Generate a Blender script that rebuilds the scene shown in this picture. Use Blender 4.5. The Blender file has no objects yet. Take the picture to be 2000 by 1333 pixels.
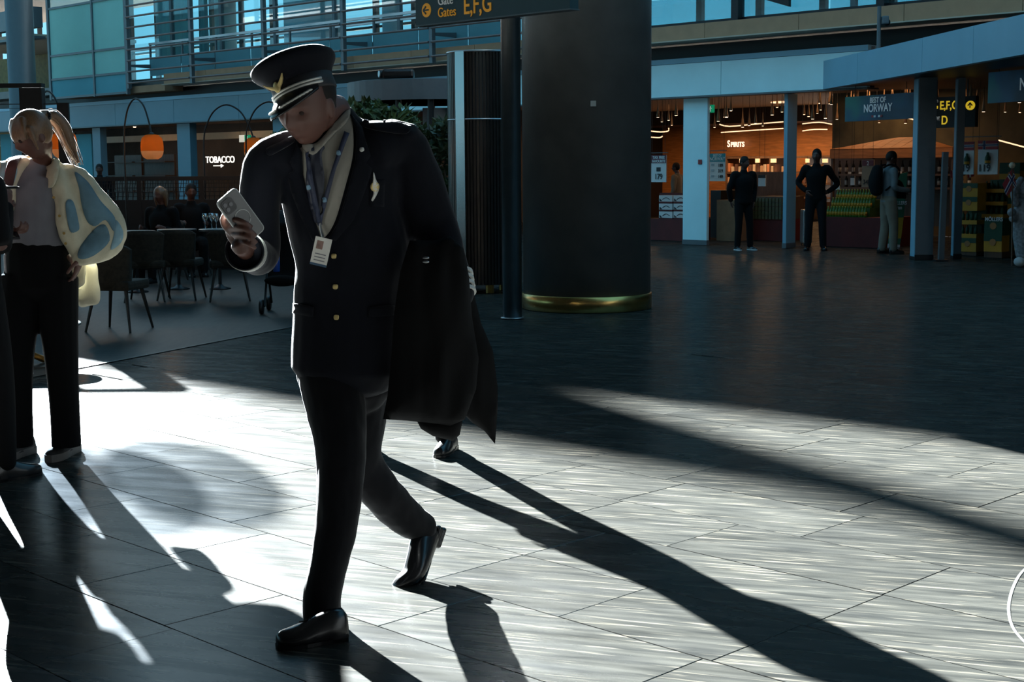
import bpy, bmesh, math, random
from mathutils import Vector as V, Matrix
from mathutils import noise as mnoise
from mathutils.bvhtree import BVHTree
from mathutils.geometry import delaunay_2d_cdt
random.seed(7)
scene = bpy.context.scene
col = scene.collection

# ------------------------------------------------------------------ camera
FPX, CX, CY, HC, YH, ROLL = 2850.0, 1000.0, 666.5, 1.45, 330.0, 0.0075
PITCH = math.atan((CY - YH) / FPX)
cam_data = bpy.data.cameras.new('camera'); cam = bpy.data.objects.new('camera', cam_data)
col.objects.link(cam)
cam_data.sensor_width = 36.0; cam_data.lens = FPX / 2000.0 * 36.0
cam_data.clip_start = 0.05; cam_data.clip_end = 500
CM = Matrix.Translation((0, 0, HC)) @ Matrix.Rotation(math.pi / 2 - PITCH, 4, 'X') @ Matrix.Rotation(-ROLL, 4, 'Z')
cam.matrix_world = CM
scene.camera = cam
CR = CM.to_3x3(); CO = V((0, 0, HC))

def ray(x, y):
    return CR @ V(((x - CX) / FPX, -(y - CY) / FPX, -1.0))
def P(x, y, D):                     # point on the pixel's ray at world depth Y = D
    d = ray(x, y); return CO + d * (D / d.y)
def G(x, y, z=0.0):                 # where the ray meets the ground (or a level z)
    d = ray(x, y); return CO + d * ((z - HC) / d.z)
def W(x, y, c):                     # where the ray meets the 45 degree facade plane X + Y = c
    d = ray(x, y); return CO + d * (c / (d.x + d.y))
R2 = math.sqrt(2.0)
def S(x, y, c):
    p = W(x, y, c); return (p.x - p.y) / R2
def Zc(x, y, c): return W(x, y, c).z
def F(s, c, z): return V(((c + s * R2) / 2, (c - s * R2) / 2, z))

# ------------------------------------------------------------------ world, sun, exposure
SUN_TAN = 0.364
SUN_DIR = V((-0.42, 0.9075, SUN_TAN)).normalized()          # towards the sun
world = bpy.data.worlds.new('sky'); scene.world = world; world.use_nodes = True
nt = world.node_tree; nt.nodes.clear()
wo = nt.nodes.new('ShaderNodeOutputWorld'); bg = nt.nodes.new('ShaderNodeBackground')
tc = nt.nodes.new('ShaderNodeTexCoord'); sp = nt.nodes.new('ShaderNodeSeparateXYZ'); rp = nt.nodes.new('ShaderNodeValToRGB')
nt.links.new(tc.outputs['Generated'], sp.inputs[0]); nt.links.new(sp.outputs['Z'], rp.inputs[0])
rp.color_ramp.elements[0].position = 0.0; rp.color_ramp.elements[0].color = (0.165, 0.41, 0.52, 1)
rp.color_ramp.elements[1].position = 0.45; rp.color_ramp.elements[1].color = (0.10, 0.31, 0.48, 1)
nt.links.new(rp.outputs[0], bg.inputs[0]); bg.inputs[1].default_value = 2.2
nt.links.new(bg.outputs[0], wo.inputs[0])
sun_data = bpy.data.lights.new('sun', 'SUN'); sun = bpy.data.objects.new('sun', sun_data); col.objects.link(sun)
sun_data.energy = 155.0; sun_data.angle = math.radians(0.5); sun_data.color = (0.90, 0.98, 1.0)
sun.rotation_euler = SUN_DIR.to_track_quat('Z', 'Y').to_euler(); sun.location = (-20, 40, 25)
scene.view_settings.view_transform = 'Standard'; scene.view_settings.look = 'None'
scene.view_settings.gamma = 1.0; scene.view_settings.exposure = 0.0
scene.view_settings.use_curve_mapping = False

# ------------------------------------------------------------------ materials
MATS = {}
def mat(name, color, rough=0.6, metal=0.0, var=0.0, vscale=8.0, bump=0.0, bscale=60.0, emit=0.0, ecol=None, spec=0.5, sheen=0.0, stretch=(1, 1, 1), alpha=None, trans=0.0, obj_var=0.0):
    if name in MATS: return MATS[name]
    m = bpy.data.materials.new(name); m.use_nodes = True
    n = m.node_tree; b = n.nodes['Principled BSDF']; L = n.links
    c4 = (*color, 1.0)
    b.inputs['Base Color'].default_value = c4; b.inputs['Roughness'].default_value = rough
    b.inputs['Metallic'].default_value = metal; b.inputs['Specular IOR Level'].default_value = spec
    if sheen: b.inputs['Sheen Weight'].default_value = sheen; b.inputs['Sheen Roughness'].default_value = 0.4
    if trans: b.inputs['Transmission Weight'].default_value = trans
    tc = n.nodes.new('ShaderNodeTexCoord'); mp = n.nodes.new('ShaderNodeMapping'); mp.inputs['Scale'].default_value = stretch
    L.new(tc.outputs['Object'], mp.inputs[0])
    if var or obj_var:
        nz = n.nodes.new('ShaderNodeTexNoise'); nz.inputs['Scale'].default_value = vscale; nz.inputs['Detail'].default_value = 5
        L.new(mp.outputs[0], nz.inputs['Vector'])
        mr = n.nodes.new('ShaderNodeMapRange'); mr.inputs['From Min'].default_value = 0.3; mr.inputs['From Max'].default_value = 0.7
        mr.inputs['To Min'].default_value = 1 - var; mr.inputs['To Max'].default_value = 1 + var
        L.new(nz.outputs['Fac'], mr.inputs['Value'])
        mx = n.nodes.new('ShaderNodeVectorMath'); mx.operation = 'SCALE'; mx.inputs[0].default_value = color
        L.new(mr.outputs[0], mx.inputs['Scale'])
        out = mx.outputs[0]
        if obj_var:
            oi = n.nodes.new('ShaderNodeObjectInfo'); mr2 = n.nodes.new('ShaderNodeMapRange')
            mr2.inputs['To Min'].default_value = 1 - obj_var; mr2.inputs['To Max'].default_value = 1 + obj_var
            L.new(oi.outputs['Random'], mr2.inputs['Value'])
            mx2 = n.nodes.new('ShaderNodeVectorMath'); mx2.operation = 'SCALE'
            L.new(out, mx2.inputs[0]); L.new(mr2.outputs[0], mx2.inputs['Scale']); out = mx2.outputs[0]
        L.new(out, b.inputs['Base Color'])
    if bump:
        nb = n.nodes.new('ShaderNodeTexNoise'); nb.inputs['Scale'].default_value = bscale; nb.inputs['Detail'].default_value = 3
        L.new(mp.outputs[0], nb.inputs['Vector'])
        bp = n.nodes.new('ShaderNodeBump'); bp.inputs['Strength'].default_value = bump; bp.inputs['Distance'].default_value = 0.01
        L.new(nb.outputs['Fac'], bp.inputs['Height']); L.new(bp.outputs[0], b.inputs['Normal'])
    if emit:
        b.inputs['Emission Color'].default_value = (*(ecol or color), 1); b.inputs['Emission Strength'].default_value = emit
    MATS[name] = m; return m

def glass_mat(name, tint, gloss=0.12, rough=0.02, dens=1.0):
    """thin architectural pane: tinted transparency plus a mirror coat"""
    if name in MATS: return MATS[name]
    m = bpy.data.materials.new(name); m.use_nodes = True; n = m.node_tree; n.nodes.clear(); L = n.links
    o = n.nodes.new('ShaderNodeOutputMaterial'); t = n.nodes.new('ShaderNodeBsdfTransparent'); g = n.nodes.new('ShaderNodeBsdfGlossy')
    nz = n.nodes.new('ShaderNodeTexNoise'); nz.inputs['Scale'].default_value = 1.5
    mr = n.nodes.new('ShaderNodeMapRange'); mr.inputs['To Min'].default_value = gloss * 0.7; mr.inputs['To Max'].default_value = gloss * 1.3
    L.new(nz.outputs['Fac'], mr.inputs['Value'])
    t.inputs[0].default_value = (*tint, 1); g.inputs['Roughness'].default_value = rough
    x = n.nodes.new('ShaderNodeMixShader'); L.new(mr.outputs[0], x.inputs[0]); L.new(t.outputs[0], x.inputs[1]); L.new(g.outputs[0], x.inputs[2])
    L.new(x.outputs[0], o.inputs[0]); MATS[name] = m; return m

def frosted_mat(name, color, trans=0.6):
    if name in MATS: return MATS[name]
    m = bpy.data.materials.new(name); m.use_nodes = True; n = m.node_tree; n.nodes.clear(); L = n.links
    o = n.nodes.new('ShaderNodeOutputMaterial'); d = n.nodes.new('ShaderNodeBsdfDiffuse'); t = n.nodes.new('ShaderNodeBsdfTranslucent')
    nz = n.nodes.new('ShaderNodeTexNoise'); nz.inputs['Scale'].default_value = 3
    mx = n.nodes.new('ShaderNodeMix'); mx.data_type = 'RGBA'; mx.inputs[6].default_value = (*color, 1); mx.inputs[7].default_value = (*[c * 0.9 for c in color], 1)
    L.new(nz.outputs['Fac'], mx.inputs[0]); L.new(mx.outputs[2], d.inputs[0]); L.new(mx.outputs[2], t.inputs[0])
    x = n.nodes.new('ShaderNodeMixShader'); x.inputs[0].default_value = trans
    L.new(d.outputs[0], x.inputs[1]); L.new(t.outputs[0], x.inputs[2]); L.new(x.outputs[0], o.inputs[0]); MATS[name] = m; return m

def stone_mat():
    """grey-green marble: long pale streaks along one direction, polished, with a per-tile shift"""
    m = bpy.data.materials.new('streaked_marble'); m.use_nodes = True; n = m.node_tree; L = n.links; b = n.nodes['Principled BSDF']
    ge = n.nodes.new('ShaderNodeNewGeometry'); oi = n.nodes.new('ShaderNodeObjectInfo')
    off = n.nodes.new('ShaderNodeVectorMath'); off.operation = 'SCALE'; off.inputs[0].default_value = (13.0, 29.0, 0)
    L.new(oi.outputs['Random'], off.inputs['Scale'])
    ad = n.nodes.new('ShaderNodeVectorMath'); ad.operation = 'ADD'; L.new(ge.outputs['Position'], ad.inputs[0]); L.new(off.outputs[0], ad.inputs[1])
    rot = n.nodes.new('ShaderNodeMapping'); rot.inputs['Rotation'].default_value = (0, 0, math.radians(18)); L.new(ad.outputs[0], rot.inputs[0])
    def noise(scale, stretch, detail=4):
        mp = n.nodes.new('ShaderNodeMapping'); mp.inputs['Scale'].default_value = stretch; L.new(rot.outputs[0], mp.inputs[0])
        z = n.nodes.new('ShaderNodeTexNoise'); z.inputs['Scale'].default_value = scale; z.inputs['Detail'].default_value = detail
        L.new(mp.outputs[0], z.inputs['Vector']); return z.outputs['Fac']
    def ramp(src, p0, c0, p1, c1):
        r = n.nodes.new('ShaderNodeValToRGB'); r.color_ramp.elements[0].position = p0; r.color_ramp.elements[0].color = (*c0, 1)
        r.color_ramp.elements[1].position = p1; r.color_ramp.elements[1].color = (*c1, 1); L.new(src, r.inputs[0]); return r.outputs[0]
    def mix(fac, a, c, mode='MIX'):
        x = n.nodes.new('ShaderNodeMix'); x.data_type = 'RGBA'; x.blend_type = mode
        if isinstance(fac, float): x.inputs[0].default_value = fac
        else: L.new(fac, x.inputs[0])
        for k, s in ((6, a), (7, c)):
            if isinstance(s, tuple): x.inputs[k].default_value = (*s, 1)
            else: L.new(s, x.inputs[k])
        return x.outputs[2]
    base = ramp(noise(3.0, (1.0, 9.0, 1), 6), 0.33, (0.0125, 0.0128, 0.0118), 0.70, (0.039, 0.038, 0.033))
    st = ramp(noise(5.0, (0.55, 10.0, 1), 3), 0.575, (0, 0, 0), 0.68, (1, 1, 1))
    c = mix(st, base, (0.098, 0.088, 0.070))
    dk = ramp(noise(4.0, (1.2, 5.0, 1), 5), 0.70, (0, 0, 0), 0.76, (1, 1, 1))
    c = mix(dk, c, (0.012, 0.012, 0.0105))
    hs = n.nodes.new('ShaderNodeHueSaturation'); L.new(c, hs.inputs['Color'])
    mr = n.nodes.new('ShaderNodeMapRange'); mr.inputs['To Min'].default_value = 0.86; mr.inputs['To Max'].default_value = 1.14
    L.new(oi.outputs['Random'], mr.inputs['Value']); L.new(mr.outputs[0], hs.inputs['Value'])
    df = n.nodes.new('ShaderNodeBsdfDiffuse'); gs = n.nodes.new('ShaderNodeBsdfGlossy'); ms = n.nodes.new('ShaderNodeMixShader'); ms.inputs[0].default_value = 0.11
    L.new(hs.outputs[0], df.inputs['Color'])
    rr = n.nodes.new('ShaderNodeMapRange'); rr.inputs['To Min'].default_value = 0.17; rr.inputs['To Max'].default_value = 0.36
    L.new(noise(2.2, (1, 4, 1), 5), rr.inputs['Value']); L.new(rr.outputs[0], gs.inputs['Roughness'])
    bp = n.nodes.new('ShaderNodeBump'); bp.inputs['Strength'].default_value = 0.05; bp.inputs['Distance'].default_value = 0.01
    L.new(noise(9.0, (1, 3, 1), 4), bp.inputs['Height']); L.new(bp.outputs[0], gs.inputs['Normal'])
    L.new(df.outputs[0], ms.inputs[1]); L.new(gs.outputs[0], ms.inputs[2]); L.new(ms.outputs[0], n.nodes['Material Output'].inputs['Surface']); n.nodes.remove(b)
    MATS['stone'] = m; return m

# ------------------------------------------------------------------ mesh builder
def frame(t, hint):
    t = t.normalized(); a = hint - t * hint.dot(t)
    if a.length < 1e-5: a = t.orthogonal()
    a.normalize(); return a, t.cross(a)
def catmull(pts, sub):
    """pts: list of equal-length tuples, interpolated"""
    out = []; n = len(pts)
    for i in range(n - 1):
        p0, p1, p2, p3 = pts[max(i - 1, 0)], pts[i], pts[i + 1], pts[min(i + 2, n - 1)]
        for k in range(sub):
            u = k / sub
            out.append(tuple(0.5 * (2 * b + (c - a) * u + (2 * a - 5 * b + 4 * c - d) * u * u + (3 * b - a - 3 * c + d) * u ** 3) for a, b, c, d in zip(p0, p1, p2, p3)))
    out.append(tuple(pts[-1])); return out

class MB:
    def __init__(self): self.v = []; self.f = []
    def add(self, vs, fs):
        o = len(self.v); self.v += [V(p) for p in vs]; self.f += [[i + o for i in f] for f in fs]; return self
    def hexa(self, p):                       # 8 corners: bottom ring then top ring
        return self.add(p, [(3, 2, 1, 0), (4, 5, 6, 7), (0, 1, 5, 4), (1, 2, 6, 5), (2, 3, 7, 6), (3, 0, 4, 7)])
    def box(self, c, s, rz=0.0, R=None):
        M = R if R is not None else Matrix.Rotation(rz, 3, 'Z'); c = V(c); h = [k / 2 for k in s]
        q = [(-1, -1, -1), (1, -1, -1), (1, 1, -1), (-1, 1, -1), (-1, -1, 1), (1, -1, 1), (1, 1, 1), (-1, 1, 1)]
        return self.hexa([c + M @ V((a * h[0], b * h[1], d * h[2])) for a, b, d in q])
    def fbox(self, s0, s1, z0, z1, c0, c1):   # box in facade coordinates
        if s0 > s1: s0, s1 = s1, s0
        if c0 > c1: c0, c1 = c1, c0
        return self.hexa([F(s0, c0, z0), F(s1, c0, z0), F(s1, c1, z0), F(s0, c1, z0), F(s0, c0, z1), F(s1, c0, z1), F(s1, c1, z1), F(s0, c1, z1)])
    def cyl(self, p0, p1, r0, r1=None, n=12, caps=True):
        p0, p1 = V(p0), V(p1); r1 = r0 if r1 is None else r1
        a, b = frame(p1 - p0, V((1, 0, 0)) if abs((p1 - p0).normalized().x) < 0.9 else V((0, 0, 1)))
        vs = []
        for p, r in ((p0, r0), (p1, r1)):
            vs += [p + (a * math.cos(2 * math.pi * i / n) + b * math.sin(2 * math.pi * i / n)) * r for i in range(n)]
        fs = [(i, (i + 1) % n, n + (i + 1) % n, n + i) for i in range(n)]
        if caps: fs += [tuple(reversed(range(n))), tuple(range(n, 2 * n))]
        return self.add(vs, fs)
    def tube(self, pts, r, n=8, sub=1, hint=V((0, 0, 1))):
        q = [(*V(p), r) for p in pts] if not isinstance(r, (list, tuple)) else [(*V(p), k) for p, k in zip(pts, r)]
        if sub > 1: q = catmull(q, sub)
        return self.loft([V(k[:3]) for k in q], [(k[3], k[3]) for k in q], hint, seg=n, cap='flat')
    def loft(self, pts, radii, hint, seg=16, cap='round'):
        pts = [V(p) for p in pts]; n = len(pts); rings = []
        hints = hint if isinstance(hint, list) else [hint] * n
        tans = [(pts[min(i + 1, n - 1)] - pts[max(i - 1, 0)]).normalized() for i in range(n)]
        items = [(pts[i], radii[i][0], radii[i][1], tans[i], hints[i]) for i in range(n)]
        if cap == 'round':
            p, a, b, t, h = items[0]; m = min(a, b)
            pre = [(p - t * m * 0.62, a * 0.42, b * 0.42, t, h), (p - t * m * 0.4, a * 0.76, b * 0.76, t, h)]
            p, a, b, t, h = items[-1]; m = min(a, b)
            post = [(p + t * m * 0.4, a * 0.76, b * 0.76, t, h), (p + t * m * 0.62, a * 0.42, b * 0.42, t, h)]
            items = pre + items + post
        vs = []; fs = []
        for p, a, b, t, h in items:
            e1, e2 = frame(t, h)
            vs += [p + e1 * (a * math.cos(2 * math.pi * i / seg)) + e2 * (b * math.sin(2 * math.pi * i / seg)) for i in range(seg)]
        m = len(items)
        for k in range(m - 1):
            for i in range(seg):
                j = (i + 1) % seg; fs.append((k * seg + i, k * seg + j, (k + 1) * seg + j, (k + 1) * seg + i))
        fs.append(tuple(reversed(range(seg)))); fs.append(tuple(range((m - 1) * seg, m * seg)))
        return self.add(vs, fs)
    def limb(self, pts, hint=V((1, 0, 0)), sub=4, seg=14, cap='round'):
        """pts: (vector, ra[, rb])"""
        q = catmull([(*V(p[0]), p[1], p[2] if len(p) > 2 else p[1]) for p in pts], sub)
        return self.loft([V(k[:3]) for k in q], [(k[3], k[4]) for k in q], hint, seg=seg, cap=cap)
    def ball(self, c, r, n=12, m=8, R=None):
        c = V(c); r = V((r, r, r)) if isinstance(r, (int, float)) else V(r); R = R or Matrix.Identity(3)
        vs = [c + R @ V((0, 0, r.z))]; fs = []
        for j in range(1, m):
            th = math.pi * j / m
            vs += [c + R @ V((r.x * math.sin(th) * math.cos(2 * math.pi * i / n), r.y * math.sin(th) * math.sin(2 * math.pi * i / n), r.z * math.cos(th))) for i in range(n)]
        vs.append(c + R @ V((0, 0, -r.z)))
        for i in range(n): fs.append((0, 1 + i, 1 + (i + 1) % n)); fs.append((len(vs) - 1, 1 + (m - 2) * n + (i + 1) % n, 1 + (m - 2) * n + i))
        for j in range(m - 2):
            for i in range(n):
                k = (i + 1) % n; fs.append((1 + j * n + i, 1 + (j + 1) * n + i, 1 + (j + 1) * n + k, 1 + j * n + k))
        return self.add(vs, fs)
    def lathe(self, prof, n=16, c=(0, 0, 0), R=None):
        """prof: list of (r, z)"""
        c = V(c); R = R or Matrix.Identity(3); vs = []; fs = []; m = len(prof)
        for r, z in prof: vs += [c + R @ V((r * math.cos(2 * math.pi * i / n), r * math.sin(2 * math.pi * i / n), z)) for i in range(n)]
        for k in range(m - 1):
            for i in range(n):
                j = (i + 1) % n; fs.append((k * n + i, k * n + j, (k + 1) * n + j, (k + 1) * n + i))
        fs.append(tuple(reversed(range(n)))); fs.append(tuple(range((m - 1) * n, m * n)))
        return self.add(vs, fs)
    def prism(self, poly, d):                 # polygon of 3D points extruded by vector d
        n = len(poly); poly = [V(p) for p in poly]; d = V(d)
        return self.add(poly + [p + d for p in poly], [tuple(reversed(range(n))), tuple(range(n, 2 * n))] + [(i, (i + 1) % n, n + (i + 1) % n, n + i) for i in range(n)])
    def mesh(self, name, m=None, smooth=False):
        me = bpy.data.meshes.new(name); me.from_pydata([tuple(p) for p in self.v], [], self.f)
        bm = bmesh.new(); bm.from_mesh(me); bmesh.ops.recalc_face_normals(bm, faces=bm.faces); bm.to_mesh(me); bm.free()
        if m: me.materials.append(m)
        if smooth: me.polygons.foreach_set('use_smooth', [True] * len(me.polygons))
        return me
    def build(self, name, m, parent=None, smooth=False, bevel=0.0):
        me = self.mesh(name, m, smooth)
        if bevel:
            bm = bmesh.new(); bm.from_mesh(me); bmesh.ops.bevel(bm, geom=bm.edges[:], offset=bevel, segments=2, affect='EDGES', profile=0.6); bm.to_mesh(me); bm.free()
        return link(name, me, parent)
    def solid(self, name, m, parent=None, voxel=0.01, smooth=4, factor=0.5):
        """union of the overlapping closed shapes as one continuous skin"""
        me = self.mesh(name + '_raw'); o = bpy.data.objects.new('tmp', me); col.objects.link(o)
        r = o.modifiers.new('r', 'REMESH'); r.mode = 'VOXEL'; r.voxel_size = voxel; r.use_smooth_shade = True
        if smooth: s = o.modifiers.new('s', 'SMOOTH'); s.factor = factor; s.iterations = smooth
        dg = bpy.context.evaluated_depsgraph_get(); dg.update()
        me2 = bpy.data.meshes.new_from_object(o.evaluated_get(dg)); me2.name = name
        bpy.data.objects.remove(o); bpy.data.meshes.remove(me)
        me2.materials.clear(); me2.materials.append(m)
        me2.polygons.foreach_set('use_smooth', [True] * len(me2.polygons))
        return link(name, me2, parent)

def wrinkle(o, amp, sx, sz, seed=0):
    """cloth folds: push the skin along its normals by stretched noise"""
    me = o.data; nrm = [v.normal.copy() for v in me.vertices]; cos = [v.co.copy() for v in me.vertices]; out = []
    for p, nn in zip(cos, nrm):
        n1 = mnoise.noise(V((p.x * sx, p.y * sx, p.z * sz + seed))); n2 = mnoise.noise(V((p.x * sx * 2.7 + 9, p.y * sx * 2.7, p.z * sz * 2.2 + seed)))
        out += list(p + nn * amp * (n1 + .45 * n2 - abs(n1) * .3))
    me.vertices.foreach_set('co', out); me.update(); return o
def link(name, me, parent=None):
    o = bpy.data.objects.new(name, me); col.objects.link(o)
    if parent is not None:
        o.parent = parent; o.matrix_parent_inverse = parent.matrix_basis.inverted() if parent.parent is None else (parent.parent.matrix_basis @ parent.matrix_parent_inverse @ parent.matrix_basis).inverted()
    return o
def tag(o, label=None, cat=None, group=None, kind=None):
    if label: o['label'] = label
    if cat: o['category'] = cat
    if group: o['group'] = group
    if kind: o['kind'] = kind
    return o
def thing(name, label, cat, loc=(0, 0, 0), group=None, kind=None):
    o = bpy.data.objects.new(name, None); col.objects.link(o); o.location = loc; o.empty_display_size = 0.1
    o.matrix_basis = Matrix.Translation(loc)
    return tag(o, label, cat, group, kind)
def struct(name, mb, m, parent=None, smooth=False):
    o = mb.build(name, m, parent, smooth)
    if parent is None: o['kind'] = 'structure'
    return o
def copy_tree(root, loc, rz=0.0, label=None, group=None, sc=1.0):
    r = root.copy(); col.objects.link(r); r.matrix_basis = Matrix.Translation(loc) @ Matrix.Rotation(rz, 4, 'Z') @ Matrix.Scale(sc, 4)
    if label: r['label'] = label
    if group: r['group'] = group
    for ch in list(root.children):
        c = ch.copy(); col.objects.link(c); c.parent = r
        for g in list(ch.children):
            d = g.copy(); col.objects.link(d); d.parent = c
    return r

def text_obj(s, name, m, parent, origin, xdir, ydir, size, align='LEFT', depth=0.004, squeeze=1.0, bold=0.0):
    cu = bpy.data.curves.new(name, 'FONT'); cu.body = s; cu.size = size; cu.extrude = depth; cu.align_x = align; cu.offset = bold
    o = bpy.data.objects.new('tmp', cu); col.objects.link(o)
    dg = bpy.context.evaluated_depsgraph_get(); dg.update()
    me = bpy.data.meshes.new_from_object(o.evaluated_get(dg)); me.name = name
    bpy.data.objects.remove(o); bpy.data.curves.remove(cu)
    x = V(xdir).normalized(); z = x.cross(V(ydir)).normalized(); y = z.cross(x)
    M = Matrix.Translation(origin) @ Matrix((x, y, z)).transposed().to_4x4() @ Matrix.Diagonal((squeeze, 1, 1, 1))
    me.transform(M); me.materials.clear(); me.materials.append(m)
    return link(name, me, parent)

def densify(poly, step, closed=True):
    out = []; n = len(poly)
    for i in range(n if closed else n - 1):
        a, b = V(poly[i]), V(poly[(i + 1) % n]); k = max(1, int((b - a).length / step))
        out += [a.lerp(b, j / k) for j in range(k)]
    if not closed: out.append(V(poly[-1]))
    return out
def smooth_poly(poly, sub=5):
    n = len(poly); out = []
    for i in range(n):
        p = [poly[(i + k) % n] for k in (-1, 0, 1, 2)]
        for k in range(sub):
            u = k / sub
            out.append(V(tuple(0.5 * (2 * b + (c - a) * u + (2 * a - 5 * b + 4 * c - d) * u * u + (3 * b - a - 3 * c + d) * u ** 3) for a, b, c, d in zip(*p))))
    return out
def fill2d(poly, step):
    pts = [V(p) for p in poly]; n = len(pts)
    xs = [p.x for p in pts]; ys = [p.y for p in pts]
    def inside(x, y):
        r = False; j = n - 1
        for i in range(n):
            if (pts[i].y > y) != (pts[j].y > y) and x < (pts[j].x - pts[i].x) * (y - pts[i].y) / (pts[j].y - pts[i].y) + pts[i].x: r = not r
            j = i
        return r
    def bd(x, y): return min((V((x, y)) - p).length for p in pts)
    inner = []; y = min(ys) + step / 2
    while y < max(ys):
        x = min(xs) + step / 2
        while x < max(xs):
            if inside(x, y) and bd(x, y) > step * 0.55: inner.append(V((x, y)))
            x += step
        y += step
    r = delaunay_2d_cdt([V(p) for p in pts] + inner, [(i, (i + 1) % n) for i in range(n)], [list(range(n))], 1, 1e-6)
    return [V(p) for p in r[0]], [list(f) for f in r[2]], pts
def bvh_of(objs):
    vs = []; fs = []
    for o in objs:
        k = len(vs); M = Matrix.Identity(4)
        vs += [M @ v.co for v in o.data.vertices]; fs += [[i + k for i in p.vertices] for p in o.data.polygons]
    return BVHTree.FromPolygons(vs, fs)
def applique(name, poly, bvh, m, parent, off=0.003, thick=0.003, step=9.0, seed_D=4.6, curved=True):
    """a piece of cloth or trim cut to an outline and laid on the garment below it"""
    pl = densify(smooth_poly(poly, 4) if curved else poly, step)
    vs, fs, _ = fill2d(pl, step)
    top = []; bot = []; last = None
    for p in vs:
        d = ray(p.x, p.y).normalized(); h = bvh.ray_cast(CO, d)
        if h[0] is None:
            q = bvh.find_nearest(P(p.x, p.y, seed_D)); loc, nr = q[0], q[1]
        else: loc, nr = h[0], h[1]
        if nr.dot(d) > 0: nr = -nr
        nr = (nr * 0.6 - d * 0.6).normalized()
        top.append(loc + nr * (off + thick)); bot.append(loc + nr * (off - 0.004))
    n = len(vs); F_ = []
    edge = {}
    for f in fs:
        F_.append(f); F_.append([i + n for i in reversed(f)])
        for i in range(len(f)):
            a, b = f[i], f[(i + 1) % len(f)]
            if (b, a) in edge: del edge[(b, a)]
            else: edge[(a, b)] = 1
    for a, b in edge: F_.append([a, b, b + n, a + n])
    mb = MB(); mb.add(top + bot, F_)
    return mb.build(name, m, parent, smooth=True)
def pillow(name, poly, D, m, parent, thick=0.05, step=14, fold=0.0, tilt=(0, 0), curved=True, power=0.5, solid=None, seed=0):
    """a soft body cut to an outline, with a rounded front and back"""
    pl = densify(smooth_poly(poly, 4) if curved else poly, step)
    vs, fs, bnd = fill2d(pl, step); n = len(vs); cx = sum(p.x for p in vs) / n; cy = sum(p.y for p in vs) / n
    fr = []; bk = []; bd = [min((p - q).length for q in bnd) for p in vs]; mx = max(bd) or 1
    for p, d in zip(vs, bd):
        Dp = D + tilt[0] * (p.x - cx) + tilt[1] * (p.y - cy); k = thick * min(1, d / mx) ** power
        w = fold * mnoise.noise(V((p.x * 0.028, p.y * 0.006, seed))) * min(1, d / 25)
        fr.append(P(p.x, p.y, Dp - k + w)); bk.append(P(p.x, p.y, Dp + k + w + 0.004))
    F_ = []; edge = {}
    for f in fs:
        F_.append(f); F_.append([i + n for i in reversed(f)])
        for i in range(len(f)):
            a, b = f[i], f[(i + 1) % len(f)]
            if (b, a) in edge: del edge[(b, a)]
            else: edge[(a, b)] = 1
    for a, b in edge: F_.append([a, b, b + n, a + n])
    mb = MB(); mb.add(fr + bk, F_)
    return mb.build(name, m, parent, smooth=True)

# shared materials
STONE = stone_mat()
M_grout = mat('grout', (0.02, 0.021, 0.022), 0.9, var=0.2)
M_dark = mat('dark_metal', (0.012, 0.013, 0.015), 0.45, 0.4, var=0.1)
M_black = mat('black_paint', (0.006, 0.006, 0.007), 0.5, var=0.1)
M_fascia_shade = mat('blue_panel_shaded', (0.11, 0.22, 0.27), 0.5, var=0.04, vscale=2)  # the blue panel again, with the cafe-side shade put into its colour
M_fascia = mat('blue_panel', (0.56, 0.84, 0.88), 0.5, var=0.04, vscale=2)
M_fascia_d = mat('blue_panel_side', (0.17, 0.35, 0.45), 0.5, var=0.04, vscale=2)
M_beige = mat('beige_fibre_board', (0.36, 0.20, 0.11), 0.8, var=0.08, vscale=5, bump=0.1)
M_steel = mat('brushed_steel', (0.42, 0.44, 0.46), 0.32, 0.9, var=0.1, stretch=(1, 1, 12))
M_greysteel = mat('grey_paint_steel', (0.10, 0.12, 0.13), 0.45, 0.2, var=0.05)
M_brass = mat('brass', (0.55, 0.36, 0.12), 0.28, 1.0, var=0.1)
M_wood = mat('warm_wood', (0.42, 0.17, 0.05), 0.55, var=0.25, vscale=3, stretch=(1, 1, 9))
M_wood_d = mat('dark_wood', (0.09, 0.05, 0.03), 0.5, var=0.25, vscale=4, stretch=(1, 6, 1))
M_white = mat('white_matt', (0.78, 0.78, 0.76), 0.6, var=0.03)
M_concrete = mat('dark_concrete', (0.075, 0.074, 0.07), 0.42, var=0.18, vscale=3.5, bump=0.12, bscale=40)
# ================================================================== STRUCTURE
# ---- floor: bed, tiles, cafe boards
fl = MB().add([(-60, -14, -0.006), (30, -14, -0.006), (30, 70, -0.006), (-60, 70, -0.006), (-60, -14, -0.2), (30, -14, -0.2), (30, 70, -0.2), (-60, 70, -0.2)],
              [(0, 1, 2, 3), (7, 6, 5, 4), (0, 4, 5, 1), (1, 5, 6, 2), (2, 6, 7, 3), (3, 7, 4, 0)])
floor = struct('floor', fl, STONE)
ca, cb = G(300, 690), G(560, 640)
cdir = (cb - ca).normalized(); cn = V((-cdir.y, cdir.x, 0))
def in_cafe(p): return (p - ca).dot(cn) > 0
c0, c1 = ca - cdir * 4.5, ca + cdir * 13.0
cafe = MB().prism([c0 - V((0, 0, .004)), c1 - V((0, 0, .004)), c1 + cn * 14 - V((0, 0, .004)), c0 + cn * 14 - V((0, 0, .004))], (0, 0, 0.004))
cafe_floor = cafe.build('wood_floor', mat('oak_boards', (0.032, 0.025, 0.02), 0.5, var=0.35, vscale=3, stretch=(6, 1, 1), bump=0.04, spec=0.15), floor)
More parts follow.
